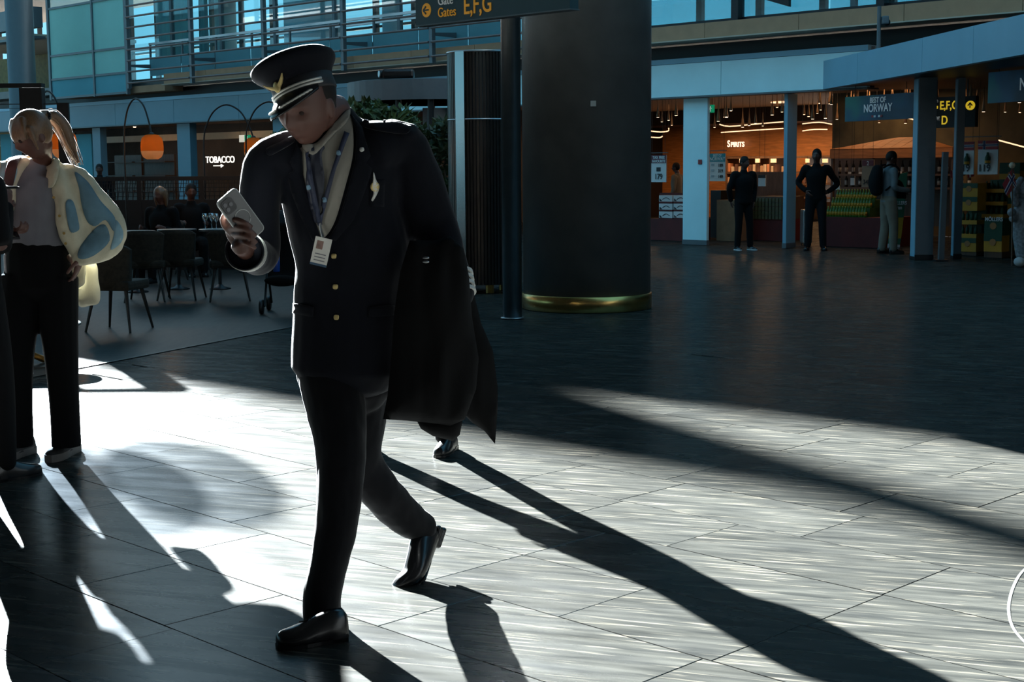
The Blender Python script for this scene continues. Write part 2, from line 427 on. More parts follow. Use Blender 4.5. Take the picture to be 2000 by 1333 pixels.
MB().prism([c0 + V((0, 0, -.003)), c1 + V((0, 0, -.003)), c1 - cn * .03 + V((0, 0, -.003)), c0 - cn * .03 + V((0, 0, -.003))], (0, 0, 0.004)).build('edge_strip', M_black, floor)

TW, JT = 0.47, 0.0035
tile_meshes = {}
def tile_mesh(L):
    if L not in tile_meshes:
        me = MB().box((0, 0, -0.01), (L - JT, TW - JT, 0.02), math.radians(-45)).mesh('tile', STONE)
        bm = bmesh.new(); bm.from_mesh(me); bmesh.ops.bevel(bm, geom=[e for e in bm.edges if all(v.co.z > -0.001 for v in e.verts)], offset=0.0012, segments=1, affect='EDGES'); bm.to_mesh(me); bm.free()
        tile_meshes[L] = me
    return tile_meshes[L]
bed = MB(); ntile = 0
rt = random.Random(11)
def seen(p):
    d = CR.transposed() @ (p - CO)
    if d.z > -0.5: return False
    x = CX - d.x / d.z * FPX; y = CY + d.y / d.z * FPX
    m_ = 160 + 1500 / max(p.y, 1)
    return -m_ < x < 2000 + m_ and y < 1333 + m_
for k in range(-2, 60):
    cc = (k * TW) * R2 + 1.1
    s = -16 + rt.random() * 1.0
    while s < 8:
        L = rt.choice((0.62, 0.94, 0.94, 1.25)); p = F(s + L / 2, cc, 0.0)
        s += L
        if not (3.0 < p.y < 11.2) or in_cafe(p - cn * 0.5 * -1) or not seen(p): continue
        o = link('tile', tile_mesh(L)); o.location = (p.x, p.y, rt.uniform(-0.0006, 0.0006)); o.parent = floor; ntile += 1
        q = F(s - L, cc, -0.0045); u = V((1, -1, 0)).normalized(); w = V((1, 1, 0)).normalized()
        a = p - u * L / 2 - w * TW / 2; a.z = -0.0055
        bed.add([a, a + u * L, a + u * L + w * TW, a + w * TW], [(0, 1, 2, 3)])
bed.build('mortar_bed', M_grout, floor); print('tiles', ntile)

iq = [G(x, y) for x, y in ((2040, 1085), (2000, 1114), (1980, 1145), (1970, 1185), (1976, 1222), (2000, 1254), (2040, 1285))]
iq = [V(k) for k in catmull([tuple(p) for p in iq], 5)]; il = MB()
for i in range(len(iq) - 1):
    d_ = (iq[i + 1] - iq[i]).normalized(); n_ = V((-d_.y, d_.x, 0)) * .005; z_ = V((0, 0, .0012))
    il.add([iq[i] - n_ + z_, iq[i] + n_ + z_, iq[i + 1] + n_ + z_, iq[i + 1] - n_ + z_], [(0, 1, 2, 3)])
il.build('steel_inlay', mat('inlay_steel', (0.10, 0.10, 0.095), 0.5, 0.3), floor)
# ---- hall shell: ceilings, walls, added sun blockers and glow panes
CU_ = 31.2; CH = 11.5; HT = 7.95; ZU_ = 16.0     # plane and top of the added sun-blocking wall; edge and height of the added hall ceiling; open strip between
M_ceil = mat('ceiling_dark', (0.06, 0.06, 0.06), 0.8, var=0.1)
M_sun_block = mat('sun_block_dark', (0.05, 0.05, 0.05), 0.8, var=0.1)
struct('ceiling', MB().fbox(-72, 16, 8.3, 8.6, CU_, 47), M_ceil)
uw = MB().fbox(-32.0, 16, 8.3, ZU_, CU_, CU_ + .4); uw.fbox(-49.0, -46.5, 8.3, ZU_, CU_, CU_ + .4); uw.fbox(-85, -49.0, 8.3, ZU_ + 1.64, CU_, CU_ + .4)
struct('sun_block_wall', uw, M_sun_block)  # added unseen wall, shaped to keep sun off the far floor
M_glow_pane = frosted_mat('glow_pane_glass', (0.125, 0.155, 0.17), 0.9)
for i in range(5):  # added unseen panes, glowing with sun to brighten the floor reflection
    struct('window_%d' % (i + 1), MB().add([F(-46.5 + 2.9 * i + .05, CU_ + .12, 8.62), F(-43.6 + 2.9 * i - .05, CU_ + .12, 8.62), F(-43.6 + 2.9 * i - .05, CU_ + .12, ZU_), F(-46.5 + 2.9 * i + .05, CU_ + .12, ZU_)], [(0, 1, 2, 3)]), M_glow_pane)
    struct('trim_%d' % (i + 20), MB().fbox(-46.5 + 2.9 * i - .05, -46.5 + 2.9 * i + .05, 8.6, ZU_, CU_ + .05, CU_ + .2), M_greysteel)
hp_ = [(-40, -14), (14, -14), (14, CH - 14), (-40, CH + 40)]
struct('added_ceiling_hall', MB().prism([(x, y, HT) for x, y in hp_], (0, 0, .3)), M_ceil)  # added unseen ceiling; its edge sets where the sunlit floor ends
struct('wall_right', MB().box((14.2, 0, 4.1), (0.3, 28, 8.2)), M_ceil)
wl = MB(); wl.box((-34, 18, .6), (.3, 64, 1.2)); wl.box((-34, 18, 7.9), (.3, 64, .6)); wl.box((-34, -5, 4.1), (.3, 18, 8.2))
for y in range(8, 50, 6): wl.box((-34, y, 4.4), (.3, .3, 6.6))
struct('wall_left', wl, M_ceil)
struct('wall_rear', MB().box((-10, -14, 4.0), (48, 0.3, 8.0)), M_ceil)
for k in (-1, 0, 1, 2):                # added unseen masts on the sun-blocking wall; one shades a stripe of floor
    sK = -48.5 + 16 * k
    struct('trim_%d' % (k + 3), MB().fbox(sK - 0.26, sK + 0.26, ZU_ - .5, 24, CU_, CU_ + 0.4), M_greysteel)

# ---- 45 degree shop front: mezzanine slab, fascia, pillars
CF = 30.8
ZB, ZT = 2.77, 3.47
mz = MB().fbox(-66, 9, 3.78, 4.0, 30.9, 44.5)
struct('floor_upper', mz, M_concrete)
fas = thing('shop_fascia', 'long band of blue metal panels above the shop fronts', 'fascia', tuple(F(-10, CF, 2.7)), kind=None)
joints = [S(1408, 150, CF) - 3.05 * k for k in range(-1, 11)]
for k in range(len(joints) - 1):
    MB().fbox(joints[k + 1] + 0.006, joints[k] - 0.006, ZB, ZT - 0.10, CF, CF + 0.12).build('fascia_panel', M_fascia if joints[k] > S(900, 150, CF) else M_fascia_shade, fas)
MB().fbox(joints[-1], joints[0], ZT - 0.095, ZT, CF - 0.02, CF + 0.35).build('cap_strip', M_fascia_d, fas)
MB().fbox(joints[-1], joints[0], ZB - 0.03, ZB - 0.004, CF - 0.01, CF + 0.5).build('soffit_strip', M_greysteel, fas)
MB().fbox(joints[-1], joints[0], ZB, ZT - 0.02, CF + 0.13, CF + 0.3).build('backing', M_black, fas)
tg = MB().fbox(joints[-1], 7.5, ZT, 3.76, CF + 0.9, CF + 1.0)
struct('wall_recess', tg, M_black)
# beige slab edge, in boards
slab = thing('balcony_edge', 'beige fibre board edge of the upper balcony over the shop fronts', 'balcony', tuple(F(-10, 30.2, 3.7)))
sa = S(320, 165, 30.2); k = 0
sL = S(1385, 70, 30.2)
s = sa
while s < 4.5:
    MB().fbox(s + 0.005, s + 2.0 - 0.005, 3.76, 4.03, 30.2, 30.5).build('edge_board', M_beige, slab); s += 2.0
MB().fbox(sa, s, 3.735, 3.757, 30.1, 30.9).build('lower_lip', mat('beige_lip', (0.42, 0.34, 0.26), 0.7, var=0.05), slab)
lowslab = thing('balcony_edge', 'beige soffit board under the green glass, set back from the louvre screen', 'balcony', tuple(F(-30, 30.6, 3.6)))
MB().fbox(S(112, 190, 30.6), S(322, 175, 30.6), 3.62, 3.80, 30.6, 31.4).build('soffit_board', M_beige, lowslab)

# pillars of the right-hand shop and the cafe-side shop
def pillar(x0, x1, depth, label, yb=480, m=M_fascia, c=CF + 0.25, top=2.735):
    s0, s1 = S(x0, 330, c), S(x1, 330, c)
    t = thing('pillar', label, 'pillar', tuple(F((s0 + s1) / 2, c, 0)))
    MB().fbox(s0, s1, 0, top, c, c + depth).build('shaft', m, t, bevel=0.006)
    MB().fbox(s0 - 0.006, s1 + 0.006, 0, 0.09, c - 0.008, c + depth + 0.008).build('kick_plate', M_greysteel, t)
    return t
pl1 = pillar(1334, 1381, 0.10, 'broad pale blue pillar with a small red alarm plate')
MB().fbox(S(1353, 317, CF), S(1360, 317, CF), Zc(1356, 321, CF), Zc(1356, 312, CF), CF + 0.225, CF + 0.245).build('alarm_plate', mat('alarm_red', (0.25, 0.02, 0.02), 0.5), pl1)
pillar(1530, 1537, 0.42, 'slim blue edged black pillar beside the man with hands on hips', m=M_fascia_d)
pillar(183, 198, 0.3, 'shade-darkened blue pillar of the far cafe-side shop next to the lit arched lamp', m=M_fascia_shade)
pillar(348, 373, 0.3, 'shade-darkened blue pillar of the far cafe-side shop beside the lit tobacco lettering', m=M_fascia_shade)
pillar(535, 556, 0.3, 'shade-darkened blue pillar of the far shop behind the cap of the pilot', m=M_fascia_shade)

# shops: ceilings, back walls
M_shopceil = mat('shop_ceiling', (0.55, 0.38, 0.26), 0.8, var=0.08)
struct('ceiling_shop', MB().fbox(-72, 12, 3.02, 3.14, CF + 0.6, 53), M_shopceil)
bw = MB().fbox(S(1270, 300, 48.6) - 3, S(1640, 300, 48.6), 0, 3.02, 48.6, 48.9)
struct('wall_shop', bw, M_wood)
struct('wall_soffit', MB().fbox(S(1270, 300, 46) - 3, S(1625, 300, 46), 2.62, 3.02, 45.5, 48.5), mat('soffit_brown', (0.05, 0.028, 0.018), 0.7, var=0.1))
struct('wall_far', MB().fbox(-72, S(1000, 300, 40), 0, 3.02, 40, 40.3), mat('shop_back', (0.10, 0.07, 0.05), 0.7, var=0.3, vscale=1.2))
struct('wall_side', MB().fbox(S(1000, 300, 40), S(1000, 300, 40) + 0.3, 0, 3.02, 31.6, 48.9), M_black)
struct('wall_end', MB().box((14.0, 30, 1.51), (0.3, 34, 3.02)), M_wood_d)
# light cornice in the far cafe-side shop
struct('trim_6', MB().fbox(-60, S(560, 280, 36), 2.42, 2.62, 36, 36.5), mat('cornice', (0.75, 0.62, 0.45), 0.6, var=0.04))

# ---- upper storey: louvre screen, balustrade, glass, far windows
M_bar = mat('louvre_bar', (0.16, 0.10, 0.085), 0.5, 0.2, var=0.1)
CL = 29.9
posts_x = (246, 370, 512, 667, 840, 1030)
ps = [S(x, 100, CL) for x in posts_x]
lou = thing('louvre_screen', 'screen of thin brown horizontal louvre bars on steel posts over the balcony', 'louvre screen', tuple(F(ps[2], CL, 3.9)))
zb = [Zc(246, y, CL) for y in (163, 141, 119.5, 98, 76.7, 55, 34, 12.6)]
dz = (zb[-1] - zb[0]) / 7; zb += [zb[-1] + dz * (i + 1) for i in range(4)]
for i, s in enumerate(ps):
    t_ = MB(); t_.fbox(s - 0.05, s + 0.05, zb[0] - 0.14, zb[-1] + 0.2, CL + 0.02, CL + 0.16); t_.build('post', M_greysteel, lou)
    # triangular bracket back to the slab
    MB().prism([F(s + 0.02, CL + 0.14, zb[0] + 0.50), F(s + 0.02, 31.3, zb[0] + 0.55), F(s + 0.02, 31.3, zb[0] + 0.42), F(s + 0.02, CL + 0.14, zb[0] + 0.44)], F(0.05, 0, 0)).build('bracket', M_greysteel, lou)
    if i < len(ps) - 1:
        for z in zb: MB().cyl(F(s + 0.05, CL, z), F(ps[i + 1] - 0.05, CL, z), 0.028, n=6).build('bar', M_bar, lou)
M_bal = frosted_mat('balustrade_glass', (0.30, 0.55, 0.60), 0.65)
bal = thing('balustrade', 'frosted glass balustrade with steel handrail behind the louvre screen', 'balustrade', tuple(F(ps[2], 30.9, 4.0)))
s = ps[0]
while s < ps[-1] + 1:
    MB().fbox(s + 0.03, s + 1.57, 4.06, 4.52, 30.9, 30.93).build('glass_panel', M_bal, bal)
    MB().fbox(s - 0.025, s + 0.025, 4.0, 4.9, 30.94, 31.0).build('upright', M_greysteel, bal)
    s += 1.6
MB().fbox(ps[0], s, 4.9, 4.96, 30.9, 31.02).build('handrail', M_steel, bal)
bal2 = thing('balustrade', 'dotted glass balustrade of the balcony above the pale blue fascia', 'balustrade', tuple(F(0, 30.5, 4.0)))
s = S(1262, 30, 30.5)
while s < 4.4:
    MB().fbox(s + 0.02, s + 1.98, 4.10, 4.55, 30.5, 30.53).build('glass_panel', glass_mat('dotted_glass', (0.62, 0.78, 0.82), 0.1, 0.1), bal2)
    s += 2.0
MB().fbox(S(1262, 30, 30.5), s, 4.62, 4.68, 30.42, 30.5).build('handrail', M_dark, bal2)
MB().fbox(S(1262, 30, 30.5), s, 4.04, 4.09, 30.42, 30.56).build('base_rail', M_dark, bal2)
for x in (1438, 1722):
    s = S(x, 30, 30.3); MB().fbox(s - 0.09, s + 0.06, 4.0, 5.6, 30.25, 30.45).build('upright', M_dark, bal2)
    MB().prism([F(s + 0.1, 30.3, 4.5), F(s + 1.1, 30.3, 4.18), F(s + 1.1, 30.3, 4.3), F(s + 0.1, 30.3, 4.62)], V((0.05, 0.05, 0))).build('brace', M_dark, bal2)

# green glass bay
M_green = frosted_mat('green_glass', (0.42, 0.74, 0.68), 0.4); M_teal = frosted_mat('teal_glass', (0.18, 0.46, 0.52), 0.3)
CG = 30.3
gx = (97, 182, 246); gs = [S(x, 90, CG) for x in gx]
gz = [Zc(182, y, CG) for y in (186, 148, 100)] + [Zc(182, 3, CG), 7.4]
bay = thing('glass_bay', 'tall bay of green frosted glass panels in grey frames beside the louvre screen', 'glass wall', tuple(F(gs[1], CG, 3.8)))
for i in range(2):
    for j in range(4):
        MB().fbox(gs[i] + 0.03, gs[i + 1] - 0.03, gz[j] + 0.03, gz[j + 1] - 0.03, CG + 0.02, CG + 0.05).build('pane', M_teal if j == 0 else (M_green if j < 3 else glass_mat('clear_glass', (0.75, 0.9, 0.93))), bay)
for i, s in enumerate(gs): MB().fbox(s - (0.09 if i == 0 else 0.035), s + (0.02 if i == 0 else 0.035), gz[0] - 0.05, gz[-1], CG - 0.04, CG + 0.1).build('mullion', M_greysteel, bay)
for z in gz: MB().fbox(gs[0], gs[-1], z - 0.03, z + 0.03, CG - 0.02, CG + 0.09).build('transom', M_greysteel, bay)

# inner glass wall and far windows of the upper storey
gl = MB().fbox(S(246, 50, 33), S(1250, 20, 33) + 6, 4.02, 8.2, 33.0, 33.02)
inner = thing('glass_wall', 'inner glass wall of the upper storey behind the louvre bars', 'glass wall', tuple(F(-15, 33, 4)))
x = S(246, 50, 33)
while x < 5:
    MB().fbox(x + 0.04, x + 2.46, 4.06, 8.2, 33.0, 33.02).build('pane', glass_mat('clear_glass', (0.75, 0.9, 0.93)), inner)
    MB().fbox(x - 0.05, x + 0.05, 4.0, 8.3, 32.95, 33.1).build('mullion', M_greysteel, inner)
    x += 2.5
MB().fbox(S(246, 50, 33), x, 5.0, 5.06, 32.96, 33.08).build('transom', M_steel, inner)
pw = MB(); rr_ = random.Random(4)
pw.fbox(-66, 9, 4.0, 4.85, 44.2, 44.5)
struct('wall_parapet', pw, M_dark)
farw = thing('far_window', 'far window wall of the upper storey open to bright blue sky', 'window', tuple(F(-15, 44.3, 4)))
x = -66
while x < 9:
    MB().fbox(x - 0.09, x + 0.09, 4.85, 8.3, 44.2, 44.4).build('mullion', M_dark, farw); x += 1.9
for z in (6.1,): MB().fbox(-66, 9, z - 0.04, z + 0.04, 44.22, 44.36).build('transom', M_dark, farw)
# curtains, round columns upstairs
def curtain(x0, x1, ytop, ybot, c, label):
    s0, s1 = S(x0, 60, c), S(x1, 60, c); n = 60; vs = []; fs = []
    z0, z1 = Zc((x0 + x1) / 2, ybot, c), 7.6
    for i in range(n + 1):
        u = i / n; s = s0 + (s1 - s0) * u; d = 0.12 * math.sin(u * 48) + 0.05 * math.sin(u * 19)
        vs += [F(s, c + d, z0), F(s, c + d * 0.7, z1), F(s, c + d + 0.02, z0), F(s, c + d * 0.7 + 0.02, z1)]
    for i in range(n): a = 4 * i; b = a + 4; fs += [(a, b, b + 1, a + 1), (a + 3, b + 3, b + 2, a + 2)]
    o = MB().add(vs, fs).build('curtain', frosted_mat('sheer_cloth', (0.62, 0.78, 0.78), 0.6), None, smooth=True)
    tag(o, label, 'curtain')
curtain(305, 372, 20, 125, 33.6, 'pale sheer curtain hanging in wide folds behind the louvre screen')
curtain(392, 404, 0, 118, 33.7, 'narrow gathered strip of pale curtain beside the wide one')
def rcol(x0, x1, c, label, m=M_white, z0=4.0, z1=8.3):
    a, b = S(x0, 30, c), S(x1, 30, c)
    mb = MB(); p = F((a + b) / 2, c, z0); q = F((a + b) / 2, c, z1); r = abs(b - a) / 2
    mb.lathe([(r * 1.04, 0), (r * 1.04, 0.05), (r, 0.06), (r, z1 - z0)], 28, p); o = mb.build('round_column', m, None, smooth=True); tag(o, label, 'column')
rcol(578, 652, 35.5, 'thick pale round column upstairs above the cap of the pilot')
rcol(428, 452, 36.5, 'slim white round column upstairs on the curtain side of the thick one', )
rcol(753, 778, 36.5, 'slim white round column upstairs between the thick one and the gate sign')
# blue-grey round column and beams at the far left
rcol(25, 50, 28.0, 'tall blue grey round column beside the green glass bay', mat('column_steel', (0.075, 0.08, 0.082), 0.45, 0.2, var=0.05), 0.0, 8.3)
bm_ = thing('steel_beam', 'heavy grey steel beam crossing behind the blue grey round column', 'beam', tuple(F(-32, 30, 5)))
MB().fbox(S(-60, 40, 30), S(66, 40, 30), Zc(50, 55, 30), Zc(50, 15, 30), 30, 30.4).build('web', M_greysteel, bm_)
MB().fbox(S(-60, 40, 30), S(66, 40, 30), Zc(50, 77, 30), Zc(50, 72, 30), 29.9, 30.5).build('flange', M_greysteel, bm_)
struct('wall_yellow', MB().fbox(S(-90, 100, 36), S(95, 100, 36), 0, Zc(50, 110, 36), 36, 36.3), mat('olive_wall', (0.16, 0.12, 0.03), 0.7, var=0.25))
struct('ceiling_link', MB().fbox(S(-90, 100, 32), S(95, 100, 32), Zc(50, 80, 32), Zc(50, 80, 32) + 0.1, 31, 36.4), mat('link_ceiling', (0.55, 0.46, 0.34), 0.7, var=0.05))

# ---- big concrete column with brass skirting
Df = G(1147, 612).y; rC = 124.5 / FPX * (Df + 0.66); cC = V((P(1146, 600, Df + rC).x, Df + rC, 0))
bc = thing('concrete_column', 'huge dark round concrete column with a brass skirting band', 'column', tuple(cC))
MB().lathe([(rC, 0.0), (rC, 8.3)], 64, cC).build('shaft', M_concrete, bc, smooth=False).data.polygons.foreach_set('use_smooth', [True] * 66)
MB().lathe([(rC + 0.012, 0.0), (rC + 0.012, 0.155), (rC, 0.16)], 64, cC).build('skirting', M_brass, bc, smooth=True)
pn = P(1158.5, 202.5, Df + 0.005); tdir = (V((pn.x, pn.y, 0)) - V((cC.x, cC.y, 0))).normalized()
MB().box(V((cC.x, cC.y, pn.z)) + tdir * (rC + 0.004), (0.055, 0.012, 0.055), math.atan2(tdir.y, tdir.x) + math.pi / 2).build('small_plate', mat('plate_grey', (0.35, 0.34, 0.30), 0.5), bc)
# ---- steel post and gate sign
gp = G(1001, 622); rP = 19.0 / FPX * gp.y
sp_ = thing('sign_post', 'slim round steel post in front of the concrete column', 'post', tuple(gp))
MB().lathe([(rP, 0.0), (rP, 8.3)], 28, gp).build('tube', mat('post_steel', (0.10, 0.12, 0.13), 0.3, 0.8, var=0.08), sp_, smooth=True)
MB().lathe([(rP + 0.02, 0.0), (rP + 0.02, 0.012), (rP, 0.014)], 28, gp).build('base_ring', M_steel, sp_, smooth=True)
CS = gp.x + gp.y - 0.32
s0, s1 = S(812, 40, CS), S(1113, 10, CS); zS = Zc(812, 50, CS)
M_sign = mat('sign_slate', (0.018, 0.05, 0.062), 0.5, var=0.05)
sg = thing('gate_sign', 'slate blue gate direction sign with orange arrow and letters', 'sign', tuple(F((s0 + s1) / 2, CS, zS)))
MB().fbox(s0, s1, zS, zS + 0.5, CS, CS + 0.16).build('panel', M_sign, sg)
MB().fbox(s0 - 0.01, s1 + 0.01, zS - 0.012, zS, CS - 0.01, CS + 0.17).build('edge_trim', M_greysteel, sg)
M_or = mat('sign_orange', (0.80, 0.36, 0.02), 0.5, emit=0.16); M_wh = mat('sign_white', (0.62, 0.64, 0.62), 0.5, emit=0.12)
u_ = V((1, -1, 0)).normalized(); ZU = V((0, 0, 1))
def sgt(t, x, y, size, m, c=CS - 0.006, par=sg, sq=0.86, bold=0.0, name='lettering', align='LEFT'):
    return text_obj(t, name, m, par, W(x, y, c), u_, ZU, size, align, 0.003, sq, bold)
pc = W(832.5, 20, CS - 0.006); rc_ = 13.0 / FPX * pc.y
disc = MB().prism([pc + u_ * rc_ * math.cos(a * 0.2618) + ZU * rc_ * 1.02 * math.sin(a * 0.2618) for a in range(24)], (V((1, 1, 0)) * 0.004)).build('arrow_disc', M_or, sg)
ar = MB()
ar.box(pc - V((.004, .004, 0)), (rc_ * 1.2, 0.006, rc_ * .2), math.radians(-45))
for sgn in (1, -1):
    a0 = pc - u_ * rc_ * 0.62 - V((.005, .005, 0)); a1 = a0 + u_ * rc_ * .6 + ZU * rc_ * .55 * sgn; nn = (a1 - a0).normalized().cross(V((1, 1, 0)).normalized()) * rc_ * .1
    ar.prism([a0 + nn, a1 + nn, a1 - nn, a0 - nn], V((.006, .006, 0)))
ar.build('arrow', M_sign, sg)
sgt('Gate', 855, 10.5, 0.13, M_wh); sgt('Gates', 855, 34, 0.13, M_or); sgt('E,F,G', 905, 28, 0.235, M_or, sq=0.78, bold=0.002)

# ---- ribbed drum beside the post
Dr = 17.4; rr0 = 66.0 / FPX * Dr; cR = V((P(942, 330, Dr).x, Dr, 0)); zR = P(942, 97, Dr - rr0).z
dr = thing('ribbed_drum', 'dark ribbed metal drum with a mirror strip standing behind the steel post', 'drum', tuple(cR))
MB().lathe([(rr0 - 0.02, 0.10), (rr0 - 0.02, zR)], 40, cR).build('core', M_dark, dr, smooth=True)
M_slat = mat('slat_metal', (0.06, 0.05, 0.045), 0.35, 0.7, var=0.1)
z_j = P(905, 233, Dr - rr0).z
for i in range(64):
    a = 2 * math.pi * i / 64; d = V((math.cos(a), math.sin(a), 0))
    for z0, z1 in ((0.10, z_j - 0.006), (z_j + 0.012, zR - 0.01)):
        MB().box(cR + d * (rr0 - 0.008) + V((0, 0, (z0 + z1) / 2)), (0.028, 0.016, z1 - z0), a + math.pi / 2).build('slat', M_slat, dr)
MB().lathe([(rr0 + 0.004, z_j - 0.008), (rr0 + 0.004, z_j + 0.010)], 48, cR).build('band', M_steel, dr, smooth=True)
MB().lathe([(rr0 + 0.006, zR - 0.02), (rr0 + 0.006, zR), (rr0 - 0.03, zR + 0.004)], 48, cR).build('rim', M_steel, dr, smooth=True)
xa = (P(902, 300, Dr) - cR).x; an = math.acos(max(-1, min(1, xa / rr0)))
d = V((math.cos(an), -math.sin(an), 0))
MB().box(cR + d * (rr0 + 0.004) + V((0, 0, zR / 2 + 0.05)), (0.13, 0.014, zR - 0.12), math.atan2(d.y, d.x) + math.pi / 2).build('mirror_strip', mat('mirror_steel', (0.42, 0.44, 0.44), 0.2, 1.0), dr)
for a in (0.6, 2.2, 3.8, 5.0): MB().cyl(cR + V((math.cos(a), math.sin(a), 0)) * rr0 * 0.7, cR + V((math.cos(a), math.sin(a), 0)) * rr0 * 0.7 + V((0, 0, 0.12)), 0.05, n=12).build('foot', M_brass, dr)

# ---- right canopy
A0, A1 = V((G(1587, 400).x, 0, 0)), None
def onz(x, y, z): return G(x, y, z)
q0 = onz(1587, 178, ZB); q1 = onz(1800, 141, ZB); q2 = onz(2000, 106, ZB); q3 = q2 + (q2 - q1) * 0.9
can = thing('canopy', 'pale blue canopy edge running forward over the souvenir shop entrance', 'canopy', tuple(q0))
pts = catmull([tuple(q0), tuple(q1), tuple(q2), tuple(q3)], 2)
zt = P(1587, 124, q0.y).z
for i in range(len(pts) - 1):
    a, b = V(pts[i]), V(pts[i + 1]); dd = (b - a).normalized(); nn = V((dd.y, -dd.x, 0)) * -1
    a2 = a + dd * 0.004; b2 = b - dd * 0.004; nn = V((0.12, 0.02, 0)); zz = V((0, 0, zt - ZB))
    MB().hexa([a2, b2, b2 + nn, a2 + nn, a2 + zz, b2 + zz, b2 + nn + zz, a2 + nn + zz]).build('fascia_panel', M_fascia_d, can)
pa, pb = V(pts[0]), V(pts[-1])
MB().hexa([pa + V((.12, 0, .02)), pb + V((.12, 0, .02)), pb + V((6, 0, .02)), pa + V((6, 0, .02)), pa + V((.12, 0, .2)), pb + V((.12, 0, .2)), pb + V((6, 0, .2)), pa + V((6, 0, .2))]).build('soffit', M_dark, can)
def fpost(x0, x1, yb, w2, label, m=M_greysteel, top=2.82):
    p = G((x0 + x1) / 2, yb); w = (x1 - x0) / FPX * p.y
    t = thing('pillar', label, 'pillar', tuple(p))
    MB().box(p + V((0, w2 / 2, top / 2)), (w, w2, top)).build('shaft', m, t, bevel=0.005)
    MB().box(p + V((0, w2 / 2, 0.04)), (w + 0.014, w2 + 0.014, 0.08)).build('kick_plate', M_dark, t)
    MB().box(p + V((-w / 2 - 0.004, w2 / 2 - 0.02, top / 2)), (0.012, w2 * 0.8, top - 0.1)).build('edge_strip', M_fascia_d, t)
fpost(1787, 1822, 508, 0.30, 'dark grey pillar under the canopy between the banner and the gate sign')
fpost(1862, 1877, 506, 0.14, 'thin dark post under the canopy in front of the yellow cartons')
# security camera pole on the canopy
cp = G(1725, 99, zt); cp.y += 0.3
cpo = thing('security_camera', 'slim pole with a small grey security camera rising from the canopy', 'camera', tuple(cp))
zp0 = P(1725, 100, cp.y).z; zp1 = P(1725, 12, cp.y).z
MB().cyl((cp.x, cp.y, zp0 - 0.02), (cp.x, cp.y, zp1), 0.032, n=10).build('pole', M_greysteel, cpo)
MB().box((cp.x, cp.y, zp0), (0.16, 0.16, 0.02)).build('base_plate', M_dark, cpo)
zc_ = P(1735, 40, cp.y).z
MB().box((cp.x + 0.08, cp.y - 0.02, zc_), (0.10, 0.2, 0.13)).build('housing', M_greysteel, cpo, bevel=0.02)
MB().ball((cp.x + 0.12, cp.y - 0.02, zc_ - 0.03), 0.055).build('dome', M_dark, cpo, smooth=True)
# added unseen tinted globes, hung only to lay soft shade on the floor
for (lx, ly), lb in (((370, 935), 'added tinted globe shading the floor, first in the row under the hall ceiling'), ((222, 950), 'added tinted globe shading the floor, second in the row under the hall ceiling'), ((62, 930), 'added tinted globe shading the floor, farthest along the row under the hall ceiling'), ((208, 1175), 'added tinted globe shading the floor, hanging apart from the row under the hall ceiling')):
    pb_ = G(lx, ly) + V((-.42, .9075, .364)) * (10.4 if lx == 222 else 12.0)
    globe = thing('shading_globe', lb, 'lamp', tuple(pb_), 'added shading globes')
    MB().lathe([(0.05, 0.38), (0.20, 0.34), (0.34, 0.18), (0.38, 0), (0.34, -0.18), (0.18, -0.34), (0.05, -0.38)], 20, pb_).build('shade', glass_mat('globe_tint', (0.5, 0.52, 0.54), 0.06), globe, smooth=True)
    MB().cyl(pb_ + V((0, 0, 0.37)), V((pb_.x, pb_.y, HT)), 0.006, n=6).build('cable', M_dark, globe)

# ---- shop lamps
def area(p, sx, sy, e, colr, name='shop_light'):
    d = bpy.data.lights.new(name, 'AREA'); d.shape = 'RECTANGLE'; d.size = sx; d.size_y = sy; d.energy = e; d.color = colr
    o = bpy.data.objects.new(name, d); col.objects.link(o); o.location = p; o.rotation_euler = (0, 0, math.radians(-45)); return o
WARM = (1.0, 0.55, 0.25)
M_strip = mat('lamp_strip', (1, 0.8, 0.6), 0.5, emit=1.6, ecol=(1.0, 0.62, 0.36))
# ================================================================== PEOPLE
M_skin = mat('skin', (0.085, 0.034, 0.023), 0.5, var=0.06, vscale=20, bump=0.03, bscale=200)
M_navy = mat('navy_wool', (0.0018, 0.0024, 0.0052), 0.85, var=0.1, vscale=30, bump=0.08, bscale=300, spec=0.15, sheen=0.08)
M_trou = mat('black_wool', (0.0016, 0.0018, 0.003), 0.85, var=0.1, vscale=30, bump=0.08, bscale=300, spec=0.15, sheen=0.08)
M_shirt = mat('white_cotton', (0.20, 0.185, 0.155), 0.8, var=0.04, vscale=40)
M_tie = mat('navy_tie', (0.006, 0.008, 0.02), 0.5, var=0.1)
M_leather = mat('black_leather', (0.008, 0.008, 0.009), 0.25, var=0.1, vscale=30)
M_gold = mat('gold_thread', (0.55, 0.42, 0.18), 0.4, 0.6, var=0.1)
M_silver = mat('silver_braid', (0.55, 0.54, 0.50), 0.45, 0.4, var=0.1, vscale=60)
M_hair_d = mat('dark_hair', (0.010, 0.007, 0.005), 0.6, var=0.3, vscale=60, stretch=(6, 6, 1), spec=0.2)
M_hair_b = mat('blond_hair', (0.13, 0.068, 0.03), 0.42, var=0.3, vscale=50, stretch=(6, 6, 1), sheen=0.3)
M_eye = mat('eye', (0.03, 0.02, 0.018), 0.8, spec=0.1)

def head_frame(fwd, tilt=0.0):
    f = V(fwd).normalized(); r = f.cross(V((0, 0, 1))).normalized(); u = r.cross(f)
    q = Matrix.Rotation(tilt, 3, f); r = q @ r; u = q @ u
    return Matrix((r, f, u)).transposed()            # columns: right, forward, up

